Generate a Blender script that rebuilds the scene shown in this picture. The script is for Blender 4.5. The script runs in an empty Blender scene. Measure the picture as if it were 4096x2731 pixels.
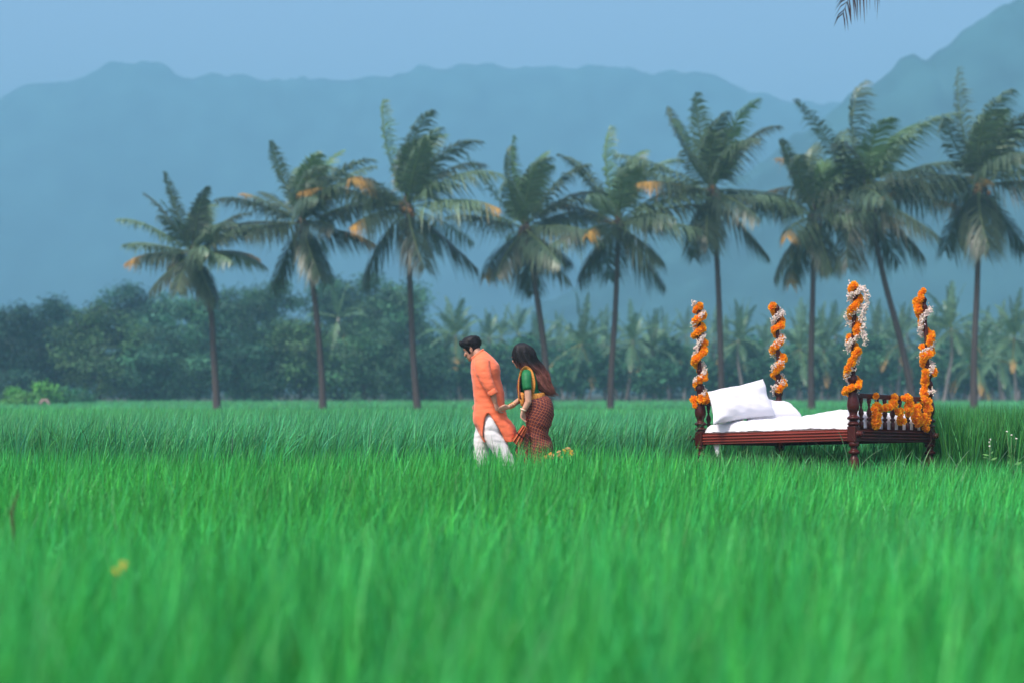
import bpy, bmesh, math, random
import numpy as np
from mathutils import Vector, Matrix, noise

random.seed(7)
SC = bpy.context.scene
COL = SC.collection

# ------------------------------------------------------------------ camera
E = 1.45                      # eye height above the paddy mud
F, CX, HZ = 5689.0, 2048.0, 1560.0      # 50 mm on a 36 mm sensor
cam_data = bpy.data.cameras.new('camera')
cam = bpy.data.objects.new('camera', cam_data)
COL.objects.link(cam)
cam.location = (0, 0, E)
cam.rotation_euler = (math.radians(90), 0, 0)
cam_data.lens = 50.0
cam_data.sensor_width = 36.0
cam_data.shift_y = (HZ - 1365.5) / 4096.0
cam_data.clip_end = 6000
cam_data.dof.use_dof = True
cam_data.dof.focus_distance = 16.6
cam_data.dof.aperture_fstop = 0.96
SC.camera = cam

# ------------------------------------------------------------------ light
SUN_EL, SUN_AZ = math.radians(57), math.radians(-138)     # high, behind the camera to the left
world = bpy.data.worlds.new('World')
SC.world = world
world.use_nodes = True
wn = world.node_tree
wn.nodes.clear()
sky = wn.nodes.new('ShaderNodeTexSky')
sky.sky_type = 'NISHITA'
sky.sun_disc = False
sky.sun_elevation = SUN_EL
sky.sun_rotation = SUN_AZ
sky.air_density = 1.2
sky.dust_density = 2.0
sky.ozone_density = 2.5
bg = wn.nodes.new('ShaderNodeBackground')
bg.inputs['Strength'].default_value = 0.09
wout = wn.nodes.new('ShaderNodeOutputWorld')
tint = wn.nodes.new('ShaderNodeMix')          # slight overall cast of the hazy sky
tint.data_type = 'RGBA'
tint.blend_type = 'MULTIPLY'
tint.inputs['Factor'].default_value = 1
tint.inputs[7].default_value = (1.06, .86, .85, 1)
wn.links.new(sky.outputs[0], tint.inputs[6])
wn.links.new(tint.outputs[2], bg.inputs['Color'])
wn.links.new(bg.outputs[0], wout.inputs['Surface'])

sun_data = bpy.data.lights.new('sun', 'SUN')
sun_data.energy = 1.5
sun_data.angle = math.radians(14)
sun_data.color = (1.0, 0.93, 0.82)
sun = bpy.data.objects.new('sun', sun_data)
COL.objects.link(sun)
_sd = Vector((math.sin(SUN_AZ) * math.cos(SUN_EL), math.cos(SUN_AZ) * math.cos(SUN_EL), math.sin(SUN_EL)))
sun.rotation_euler = _sd.to_track_quat('Z', 'Y').to_euler()
sun.location = _sd * 60

SC.view_settings.view_transform = 'Standard'
SC.view_settings.look = 'None'
SC.view_settings.exposure = 1.76
SC.view_settings.gamma = 1.0
SC.render.engine = 'CYCLES'
SC.cycles.use_denoising = True
SC.cycles.max_bounces = 7
SC.cycles.diffuse_bounces = 3
SC.cycles.transmission_bounces = 4
SC.cycles.volume_bounces = 2
SC.cycles.sample_clamp_indirect = 6.0

# ------------------------------------------------------------------ helpers
def P(px, py, Y):
    """point of the place seen at photo pixel (4096 wide) at the real distance Y"""
    return Vector(((px - CX) / F * Y, Y, E + (HZ - py) / F * Y))

KQ = 4096 / 2352
def Q(px, py, Y):
    return P(px * KQ, py * KQ, Y)

def tag(o, label=None, cat=None, group=None, kind=None):
    for k, v in (('label', label), ('category', cat), ('group', group), ('kind', kind)):
        if v:
            o[k] = v
    return o

def empty(name, loc=(0, 0, 0), mw=None):
    o = bpy.data.objects.new(name, None)
    COL.objects.link(o)
    if mw is not None:
        o.matrix_world = mw
    else:
        o.location = loc
    o.empty_display_size = 0.1
    return o

def link(name, me, parent=None, mats=None):
    o = bpy.data.objects.new(name, me)
    COL.objects.link(o)
    if parent is not None:
        o.parent = parent
    if mats is not None and not me.materials:
        for m in (mats if isinstance(mats, (list, tuple)) else [mats]):
            me.materials.append(m)
    return o

def np_mesh(name, V, Fs, col=None, mat=None, smooth=False, uv=None):
    """V (n,3); Fs list of (m,k) index arrays; col (n,3) colour per point"""
    V = np.asarray(V, dtype=np.float32)
    me = bpy.data.meshes.new(name)
    me.vertices.add(len(V))
    me.vertices.foreach_set('co', V.ravel())
    loops = np.concatenate([np.asarray(f).ravel() for f in Fs]).astype(np.int32)
    tot = np.concatenate([np.full(len(f), np.asarray(f).shape[1]) for f in Fs]).astype(np.int32)
    st = np.concatenate([[0], np.cumsum(tot)[:-1]]).astype(np.int32)
    me.loops.add(len(loops))
    me.loops.foreach_set('vertex_index', loops)
    me.polygons.add(len(tot))
    me.polygons.foreach_set('loop_start', st)
    me.polygons.foreach_set('loop_total', tot)
    if smooth:
        me.polygons.foreach_set('use_smooth', np.ones(len(tot), dtype=bool))
    me.update(calc_edges=True)
    if col is not None:
        a = me.color_attributes.new('col', 'FLOAT_COLOR', 'POINT')
        c = np.ones((len(V), 4), dtype=np.float32)
        c[:, :3] = col
        a.data.foreach_set('color', c.ravel())
    if uv is not None:
        l = me.uv_layers.new(name='UVMap')
        l.data.foreach_set('uv', np.asarray(uv, dtype=np.float32).ravel())
    if mat is not None:
        me.materials.append(mat)
    return me

class MB:
    """collects loose geometry: verts, faces, colours, uvs per loop"""
    def __init__(s):
        s.v, s.f, s.c, s.u = [], [], [], []

    def add(s, verts, faces, col=(1, 1, 1), uvs=None):
        b = len(s.v)
        s.v += [tuple(p) for p in verts]
        if col and hasattr(col[0], '__len__'):
            s.c += [tuple(c) for c in col]
        else:
            s.c += [tuple(col)] * len(verts)
        for i, f in enumerate(faces):
            s.f.append([b + k for k in f])
            s.u.append(uvs[i] if uvs else [(0, 0)] * len(f))

    def loft(s, rings, col=(1, 1, 1), cap=True, closed=True, uscale=1.0):
        """rings: list of equally long point lists"""
        n = len(rings[0])
        verts = [p for r in rings for p in r]
        faces, uvs = [], []
        vv = [0.0]
        for i in range(1, len(rings)):
            a = sum((Vector(p) for p in rings[i]), Vector()) / n
            b = sum((Vector(p) for p in rings[i - 1]), Vector()) / n
            vv.append(vv[-1] + (a - b).length)
        m = n if closed else n - 1
        for i in range(len(rings) - 1):
            for j in range(m):
                k = (j + 1) % n
                faces.append((i * n + j, i * n + k, (i + 1) * n + k, (i + 1) * n + j))
                u0, u1 = j / n * uscale, (j + 1) / n * uscale
                uvs.append([(u0, vv[i]), (u1, vv[i]), (u1, vv[i + 1]), (u0, vv[i + 1])])
        if cap and closed:
            faces.append(tuple(reversed(range(n))))
            uvs.append([(0, 0)] * n)
            b = (len(rings) - 1) * n
            faces.append(tuple(range(b, b + n)))
            uvs.append([(0, 0)] * n)
        s.add(verts, faces, col, uvs)

    def tube(s, pts, rad, n=8, col=(1, 1, 1), cap=True, flat=None, fdir=None):
        """round tube along pts; flat = second radius across fdir"""
        pts = [Vector(p) for p in pts]
        if not hasattr(rad, '__len__'):
            rad = [rad] * len(pts)
        rings = []
        prev = None
        for i, p in enumerate(pts):
            t = (pts[min(i + 1, len(pts) - 1)] - pts[max(i - 1, 0)])
            t = t.normalized() if t.length > 1e-9 else Vector((0, 0, 1))
            if fdir is not None:
                a = Vector(fdir)
                a = (a - t * a.dot(t)).normalized()
            elif prev is None:
                a = t.orthogonal().normalized()
            else:
                a = (prev - t * prev.dot(t)).normalized()
            prev = a
            b = t.cross(a)
            r = rad[i]
            r2 = r if flat is None else (flat[i] if hasattr(flat, '__len__') else flat)
            rings.append([p + a * (r * math.cos(2 * math.pi * k / n)) + b * (r2 * math.sin(2 * math.pi * k / n)) for k in range(n)])
        s.loft(rings, col, cap)

    def lathe(s, prof, n=14, base=(0, 0, 0), axis=None, col=(1, 1, 1), square=()):
        base = Vector(base)
        if axis is None:
            R = Matrix.Identity(3)
        else:
            R = Vector(axis).to_track_quat('Z', 'Y').to_matrix()
        rings = [[base + R @ Vector((r * math.cos(2 * math.pi * k / n), r * math.sin(2 * math.pi * k / n), z)) for k in range(n)] for z, r in prof]
        s.loft(rings, col)

    def box(s, a, b, col=(1, 1, 1), bevel=0.0):
        a, b = Vector(a), Vector(b)
        if bevel <= 0:
            xs = [(a.x, b.x), (a.y, b.y), (a.z, b.z)]
            v = [(xs[0][i], xs[1][j], xs[2][k]) for i in (0, 1) for j in (0, 1) for k in (0, 1)]
            s.add(v, [(0, 1, 3, 2), (4, 6, 7, 5), (0, 4, 5, 1), (2, 3, 7, 6), (0, 2, 6, 4), (1, 5, 7, 3)], col)
        else:
            bm = bmesh.new()
            bmesh.ops.create_cube(bm, size=1)
            for v in bm.verts:
                v.co = Vector(((a[i] + b[i]) / 2 + v.co[i] * abs(b[i] - a[i]) for i in range(3)))
            bmesh.ops.bevel(bm, geom=bm.edges[:], offset=bevel, segments=2, affect='EDGES', profile=0.6)
            s.addbm(bm, col)

    def addbm(s, bm, col=(1, 1, 1)):
        bm.verts.index_update()
        s.add([v.co.copy() for v in bm.verts], [[v.index for v in f.verts] for f in bm.faces], col)
        bm.free()

    def ball(s, c, r, col=(1, 1, 1), sub=2, M=None, jit=0.0):
        bm = bmesh.new()
        bmesh.ops.create_icosphere(bm, subdivisions=sub, radius=1)
        r = Vector(r) if hasattr(r, '__len__') else Vector((r, r, r))
        for v in bm.verts:
            k = 1 + (random.random() - .5) * jit
            w = Vector((v.co.x * r.x, v.co.y * r.y, v.co.z * r.z)) * k
            v.co = (M @ w if M is not None else w) + Vector(c)
        s.addbm(bm, col)

    def mesh(s, name, mat=None, smooth=True, off=None):
        me = bpy.data.meshes.new(name)
        v = s.v if off is None else [(p[0] - off[0], p[1] - off[1], p[2] - off[2]) for p in s.v]
        me.from_pydata(v, [], s.f)
        if smooth:
            me.polygons.foreach_set('use_smooth', [True] * len(s.f))
        a = me.color_attributes.new('col', 'FLOAT_COLOR', 'POINT')
        a.data.foreach_set('color', [x for c in s.c for x in (c[0], c[1], c[2], 1)])
        l = me.uv_layers.new(name='UVMap')
        l.data.foreach_set('uv', [x for f in s.u for p in f for x in p])
        if mat is not None:
            for m in (mat if isinstance(mat, (list, tuple)) else [mat]):
                me.materials.append(m)
        bm = bmesh.new()
        bm.from_mesh(me)
        bmesh.ops.recalc_face_normals(bm, faces=bm.faces[:])
        bm.to_mesh(me)
        bm.free()
        me.update()
        return me

    def build(s, name, mat, parent=None, smooth=True, off=None):
        return link(name, s.mesh(name, mat, smooth, off), parent)

# ------------------------------------------------------------------ materials
def mat(name, base=(.5, .5, .5), rough=.6, var=0.0, vscale=8.0, bump=0.0, bscale=40.0, attr=False, transl=0.0,
        spec=.5, sheen=0.0, orand=0.0, stretch=None, sss=0.0, tcol=None):
    m = bpy.data.materials.new(name)
    m.use_nodes = True
    nt = m.node_tree
    N, L = nt.nodes, nt.links
    bs = N['Principled BSDF']
    out = N['Material Output']
    bs.inputs['Roughness'].default_value = rough
    bs.inputs['Specular IOR Level'].default_value = spec
    if sheen:
        bs.inputs['Sheen Weight'].default_value = sheen
        bs.inputs['Sheen Roughness'].default_value = .5
    rgb = N.new('ShaderNodeRGB')
    rgb.outputs[0].default_value = (*base, 1)
    c = rgb.outputs[0]
    tc = N.new('ShaderNodeTexCoord')
    vec = tc.outputs['Object']
    if stretch:
        mp = N.new('ShaderNodeMapping')
        mp.inputs['Scale'].default_value = stretch
        L.new(vec, mp.inputs['Vector'])
        vec = mp.outputs[0]

    def mul(a, b):
        x = N.new('ShaderNodeMix')
        x.data_type = 'RGBA'
        x.blend_type = 'MULTIPLY'
        x.inputs['Factor'].default_value = 1
        L.new(a, x.inputs[6])
        L.new(b, x.inputs[7])
        return x.outputs[2]
    if attr:
        at = N.new('ShaderNodeAttribute')
        at.attribute_name = 'col'
        c = mul(c, at.outputs['Color'])
    if var:
        nz = N.new('ShaderNodeTexNoise')
        nz.inputs['Scale'].default_value = vscale
        nz.inputs['Detail'].default_value = 6
        L.new(vec, nz.inputs['Vector'])
        mr = N.new('ShaderNodeMapRange')
        mr.inputs[1].default_value = .25
        mr.inputs[2].default_value = .75
        mr.inputs[3].default_value = 1 - var
        mr.inputs[4].default_value = 1 + var
        L.new(nz.outputs[0], mr.inputs[0])
        c = mul(c, mr.outputs[0])
    if orand:
        oi = N.new('ShaderNodeObjectInfo')
        mr = N.new('ShaderNodeMapRange')
        mr.inputs[3].default_value = 1 - orand
        mr.inputs[4].default_value = 1 + orand
        L.new(oi.outputs['Random'], mr.inputs[0])
        c = mul(c, mr.outputs[0])
    L.new(c, bs.inputs['Base Color'])
    if sss:
        bs.inputs['Subsurface Weight'].default_value = sss
        bs.inputs['Subsurface Radius'].default_value = (.02, .008, .004)
        bs.inputs['Subsurface Scale'].default_value = .5
    if bump:
        nb = N.new('ShaderNodeTexNoise')
        nb.inputs['Scale'].default_value = bscale
        nb.inputs['Detail'].default_value = 5
        L.new(vec, nb.inputs['Vector'])
        bp = N.new('ShaderNodeBump')
        bp.inputs['Strength'].default_value = bump
        bp.inputs['Distance'].default_value = .02
        L.new(nb.outputs[0], bp.inputs['Height'])
        L.new(bp.outputs[0], bs.inputs['Normal'])
    if transl:
        tr = N.new('ShaderNodeBsdfTranslucent')
        if tcol:
            tm = N.new('ShaderNodeRGB')
            tm.outputs[0].default_value = (*tcol, 1)
            L.new(mul(c, tm.outputs[0]), tr.inputs['Color'])
        else:
            L.new(c, tr.inputs['Color'])
        mx = N.new('ShaderNodeMixShader')
        mx.inputs[0].default_value = transl
        L.new(bs.outputs[0], mx.inputs[1])
        L.new(tr.outputs[0], mx.inputs[2])
        L.new(mx.outputs[0], out.inputs['Surface'])
    return m

M_MUD = mat('field mud', (.05, .06, .028), .9, .35, 1.2, .5, 8)
M_RICE = mat('rice blades', (.048, .42, .092), .45, attr=True, transl=.38, spec=.35, tcol=(1.25, 1.2, .7))
M_WEED = mat('bank grass', (.07, .24, .08), .5, attr=True, transl=.35, spec=.4, tcol=(1.2, 1.15, .8))
M_HILL = mat('forested hill', (.04, .11, .105), .95, .5, .03, spec=.1)  # base colour carries some of the blue of the haze
M_LEAF = mat('tree leaves', (.055, .135, .075), .6, attr=True, transl=.18, spec=.22, orand=.15)
M_BARK = mat('tree bark', (.10, .08, .065), .9, .3, 6, .6, 30)
M_PALMT = mat('palm trunk bark', (.07, .056, .054), .9, .35, 9, .6, 24, stretch=(1, 1, 2.5))
M_FROND = mat('palm leaflets', (.072, .122, .076), .38, attr=True, transl=.22, spec=.5)
M_COCO = mat('coconut husk', (.30, .15, .05), .6, .3, 12)
M_FIBRE = mat('palm fibre', (.10, .075, .05), .95, .4, 12)
# ------------------------------------------------------------------ terrain
def sm(a, b, x):
    t = np.clip((x - a) / (b - a), 0, 1)
    return t * t * (3 - 2 * t)

def wob(x, s=1.0):
    return np.sin(x * 1.3 * s + .7) * .5 + np.sin(x * 3.1 * s + 2.1) * .3 + np.sin(x * .37 * s) * .6

PALM_Y = 72.0
def ground(X, Y):
    X, Y = np.asarray(X, float), np.asarray(Y, float)
    e = .08 * wob(X)
    z = .40 * sm(15.15 + e, 15.75 + e, Y)
    z = z + .07 * np.exp(-((X - 3.6) / 1.6) ** 2) * sm(15.4, 16.0, Y) * (1 - sm(18, 20, Y))
    z = z - .50 * sm(19.0, 66.0, Y)
    z = z + .45 * sm(69.0, 70.2, Y) * (1 - sm(73.6, 74.6, Y))
    z = z + .10 * sm(74, 80, Y) + .03 * np.sin(X * .7) * np.sin(Y * .5) * sm(4, 10, Y)
    z = z + .25 * sm(124, 134, Y)
    return z

ys = np.concatenate([[-48, -20, -5], np.arange(0, 14.5, .8), np.arange(14.5, 20.5, .12), np.arange(20.5, 68, 2), np.arange(68, 76, .25),
                     np.arange(76, 136, 3), [150, 180, 240, 320, 450, 600, 800, 1000, 1250, 1440, 1900, 2700]])
xs = np.concatenate([[-1950, -1230, -800, -500, -300, -180, -110, -70, -45], np.arange(-32, -8, 1.5), np.arange(-8, 8.01, .25), np.arange(9.5, 33, 1.5),
                     [45, 70, 110, 180, 300, 500, 800, 1230, 1950]])
gx, gy = np.meshgrid(xs, ys)
gz = ground(gx, gy)
gv = np.stack([gx.ravel(), gy.ravel(), gz.ravel()], 1)
nx, ny = len(xs), len(ys)
ii = (np.arange(ny - 1)[:, None] * nx + np.arange(nx - 1)[None]).ravel()
gf = np.stack([ii, ii + 1, ii + 1 + nx, ii + nx], 1)
o = link('ground', np_mesh('ground', gv, [gf], mat=M_MUD, smooth=True))
tag(o, kind='structure')

# ------------------------------------------------------------------ hills
def hill(name, pts, y0, y1, foot, seed, bump):
    """pts: ridge seen from the field (2352-wide photo pixels); the slope climbs from y0 to the crest at y1"""
    px = np.array([p[0] for p in pts], float) * KQ
    py = np.array([p[1] for p in pts], float) * KQ
    U = np.linspace(px[0], px[-1], 420)
    top = np.interp(U, px, py)
    V, T = [], np.linspace(0, 1, 46)
    for j, t in enumerate(np.concatenate([T, [1.08, 1.25]])):
        for i, u in enumerate(U):
            Y = y0 + (y1 - y0) * t
            X = (u - CX) / F * y1
            H = E + (HZ - top[i]) / F * y1
            tt = min(t, 1)
            prof = foot * tt + (1 - foot) * tt * tt * (3 - 2 * tt)
            z = H * prof
            n = noise.fractal(Vector((X / 150 + seed, Y / 150, 0)), 1.0, 2.0, 5)
            n2 = noise.fractal(Vector((X / 26 + seed, Y / 26, 3)), .8, 2.0, 3)
            z += (n * 30 * tt * (1 - tt) * 2.2 + n2 * bump * min(1, tt * 3)) 
            if t > 1:
                z -= H * (t - 1) * 1.6
            V.append((X, Y, max(z, -1)))
    n, m = len(U), len(T) + 2
    ii = (np.arange(m - 1)[:, None] * n + np.arange(n - 1)[None]).ravel()
    o = link(name, np_mesh(name, V, [np.stack([ii, ii + 1, ii + 1 + n, ii + n], 1)], mat=M_HILL, smooth=True))
    tag(o, kind='structure')
    return o

hill('hills', [(-700, 330), (-400, 300), (-200, 270), (-60, 240), (0, 225), (60, 200), (120, 192), (180, 182), (215, 163), (255, 147), (300, 142), (330, 136), (370, 148),
               (400, 168), (430, 178), (480, 172), (560, 181), (640, 179), (655, 186), (720, 177), (800, 180), (880, 178), (930, 168), (970, 157), (1060, 149), (1150, 156),
               (1210, 148), (1240, 156), (1300, 157), (1390, 149), (1430, 158), (1500, 164), (1600, 168), (1640, 178), (1670, 192), (1700, 207), (1760, 215), (1820, 238),
               (1880, 236), (1960, 240), (2100, 260), (2352, 290), (2700, 330), (3100, 380)], 1200, 1450, .35, 3.1, 6.0)
hill('hills', [(500, 925), (900, 860), (1300, 690), (1500, 540), (1700, 400), (1850, 300), (1960, 228), (2005, 197), (2030, 172), (2065, 142), (2095, 131), (2120, 134), (2160, 104), (2215, 68), (2250, 50),
               (2290, 28), (2330, 2), (2400, -20), (2500, -50), (2700, -70), (3000, -60), (3300, -20)], 580, 780, .45, 9.4, 6.0)

# ------------------------------------------------------------------ haze
M_HAZE = bpy.data.materials.new('haze air')
M_HAZE.use_nodes = True
hn = M_HAZE.node_tree
hn.nodes.clear()
pv = hn.nodes.new('ShaderNodeVolumePrincipled')
pv.inputs['Color'].default_value = (.285, .58, .76, 1)
pv.inputs['Density'].default_value = .0013
pv.inputs['Anisotropy'].default_value = 0.0
ho = hn.nodes.new('ShaderNodeOutputMaterial')
hn.links.new(pv.outputs[0], ho.inputs['Volume'])
mb = MB()
mb.box((-1990, -52, -1.6), (1990, 2760, 395))
o = mb.build('haze', M_HAZE, smooth=False)
tag(o, kind='stuff')

# ------------------------------------------------------------------ rice
def lown(X, Y, s, k):
    """cheap smooth field in -1..1"""
    return (np.sin(X * s + k) * np.cos(Y * s * .8 + 1.7 * k) + np.sin((X + Y) * s * .53 + 2.3 * k) + np.sin((X * .6 - Y) * s * 1.37 + k * .7)) / 3

def blades(X, Y, Zg, H, W, lean, leandir, curl, seg, rng, hue, cvar=.22):
    n = len(X)
    t = np.linspace(0, 1, seg + 1)
    dx, dy = np.cos(leandir), np.sin(leandir)
    tw = leandir + np.pi / 2 + rng.normal(0, .7, n)
    wx, wy = np.cos(tw), np.sin(tw)
    V = np.zeros((n, 2 * seg + 1, 3), np.float32)
    C = np.zeros((n, 2 * seg + 1, 3), np.float32)
    for k in range(seg + 1):
        tk = t[k]
        off = H * (lean * tk + curl * tk ** 2.2)
        zz = Zg + H * (tk - (lean ** 2 * .4 * tk + curl ** 2 * .55 * tk ** 2.4))
        px, py = X + dx * off, Y + dy * off
        w = W * (1 - .55 * tk ** 2) * .5
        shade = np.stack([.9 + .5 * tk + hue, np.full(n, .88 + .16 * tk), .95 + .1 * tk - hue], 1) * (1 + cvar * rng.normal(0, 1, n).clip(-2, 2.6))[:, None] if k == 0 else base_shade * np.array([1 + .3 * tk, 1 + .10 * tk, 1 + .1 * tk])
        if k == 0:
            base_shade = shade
        if k < seg:
            V[:, 2 * k] = np.stack([px - wx * w, py - wy * w, zz], 1)
            V[:, 2 * k + 1] = np.stack([px + wx * w, py + wy * w, zz], 1)
            C[:, 2 * k] = C[:, 2 * k + 1] = shade
        else:
            V[:, 2 * k] = np.stack([px, py, zz], 1)
            C[:, 2 * k] = shade
    m = 2 * seg + 1
    b = np.arange(n) * m
    quads = [np.stack([b + 2 * k, b + 2 * k + 1, b + 2 * k + 3, b + 2 * k + 2], 1) for k in range(seg - 1)]
    tri = np.stack([b + 2 * seg - 2, b + 2 * seg - 1, b + 2 * seg], 1)
    return V.reshape(-1, 3), C.reshape(-1, 3), quads, tri

def field(name, y0, y1, spacing, per, H0, W0, seg, seed, keep=None, margin=2.0, slope=.37, hfun=None, lean0=.08, material=None, curl0=.20, tone=(1, 1, 1), cvar=.22, bias=.035):
    rng = np.random.default_rng(seed)
    xm = y1 * slope + margin
    X, Y = np.meshgrid(np.arange(-xm, xm, spacing), np.arange(y0, y1, spacing))
    X, Y = X.ravel(), Y.ravel()
    X = X + rng.uniform(-.4, .4, X.size) * spacing
    Y = Y + rng.uniform(-.4, .4, Y.size) * spacing
    k = np.abs(X) < Y * slope + margin
    if keep is not None:
        k &= keep(X, Y)
    X, Y = X[k], Y[k]
    cl = lown(X, Y, .9, 1.3) * .5 + rng.normal(0, .6, X.size)
    n = len(X)
    Xb, Yb = np.repeat(X, per), np.repeat(Y, per)
    clb = np.repeat(cl, per)
    r, a = rng.uniform(0, 1, n * per) ** .7 * spacing * .38, rng.uniform(0, 2 * np.pi, n * per)
    x0, y0_ = Xb + r * np.cos(a), Yb + r * np.sin(a)
    hs = np.ones(n * per) if hfun is None else hfun(Xb, Yb)
    Hh = H0 * hs * (1 + .05 * clb) * rng.uniform(.74, 1.12, n * per)
    # wind: blades lean mostly to the right
    wind = bias * 1.2 * lown(Xb, Yb, .55, 4.2)
    ln = np.abs(rng.normal(lean0, .08, n * per)) 
    dx, dy = np.cos(a) * ln + bias + wind, np.sin(a) * ln * .9
    ld = np.arctan2(dy, dx)
    ln = np.hypot(dx, dy)
    cu = np.abs(rng.normal(0, curl0, n * per)).clip(0, .8)
    hue = rng.normal(0, .15, n * per) + .12 * np.repeat(lown(X, Y, .35, 2.2), per)
    V, C, q, t = blades(x0, y0_, ground(x0, y0_) - .01, Hh, W0 * rng.uniform(.7, 1.25, n * per), ln, ld, cu, seg, rng, hue, cvar)
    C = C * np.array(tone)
    C = C * np.repeat(np.repeat((1 + .16 * lown(X, Y, 1.1, 5.0)) * (1 + .20 * rng.normal(0, 1, len(X)).clip(-1.6, 1.8)), per), 2 * seg + 1)[:, None]
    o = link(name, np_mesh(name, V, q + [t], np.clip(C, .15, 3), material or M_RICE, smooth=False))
    return o

def near_edge(X):
    return 15.0 + .10 * wob(X * 1.4) + .25 * sm(1.5, 3, X)

def bed_uv(X, Y):
    rx, ry = X - 3.83, Y - 15.9
    return rx * .695 - ry * .719, rx * .719 + ry * .695      # along (foot +), across

def far_keep(X, Y):
    a, b = bed_uv(X, Y)
    inbed = (a > -2.35) & (a < .30) & (b > -.45) & (b < 1.80)
    return (Y > 17.15 + .12 * wob(X * 1.7) - .35 * sm(5.0, 5.6, X)) & ~inbed & ~((X > 4.75) & (Y < 20.5))

def dark_keep(X, Y):
    a, b = bed_uv(X, Y)
    return (X > 4.75 + .1 * wob(Y * 2)) & (Y > 16.55 + .12 * wob(X * 2)) & ~((a > -2.35) & (a < .30) & (b > -.45) & (b < 1.80))

hn_near = lambda X, Y: (1 + .18 * sm(8, 13.5, Y) - .20 * sm(1.2, 3.2, X) * sm(6, 13, Y)) * (1 + .05 * lown(X, Y, .8, .3)) * (1 + .34 * (1 - sm(2.6, 9, Y)))
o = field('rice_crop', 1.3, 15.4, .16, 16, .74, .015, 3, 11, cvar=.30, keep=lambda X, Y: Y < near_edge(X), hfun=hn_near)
tag(o, 'bright green young rice standing in the near paddy in front of the couple and bed', 'rice', kind='stuff')
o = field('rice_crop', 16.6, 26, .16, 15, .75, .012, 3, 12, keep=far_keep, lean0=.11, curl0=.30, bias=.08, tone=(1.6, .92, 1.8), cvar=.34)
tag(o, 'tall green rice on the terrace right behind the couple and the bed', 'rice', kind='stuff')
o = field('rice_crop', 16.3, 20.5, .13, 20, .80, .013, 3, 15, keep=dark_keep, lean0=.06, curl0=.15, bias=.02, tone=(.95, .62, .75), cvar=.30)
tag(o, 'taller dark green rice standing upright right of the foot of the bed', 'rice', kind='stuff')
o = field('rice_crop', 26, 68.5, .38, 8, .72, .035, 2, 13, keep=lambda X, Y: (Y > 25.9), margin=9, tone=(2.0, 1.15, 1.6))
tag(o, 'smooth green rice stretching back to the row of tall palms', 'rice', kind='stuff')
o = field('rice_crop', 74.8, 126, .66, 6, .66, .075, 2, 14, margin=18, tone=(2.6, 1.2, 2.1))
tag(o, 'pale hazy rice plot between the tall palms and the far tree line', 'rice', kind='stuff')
# ------------------------------------------------------------------ palms
def nrm(a):
    return a / np.maximum(np.linalg.norm(a, axis=-1, keepdims=True), 1e-9)

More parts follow.
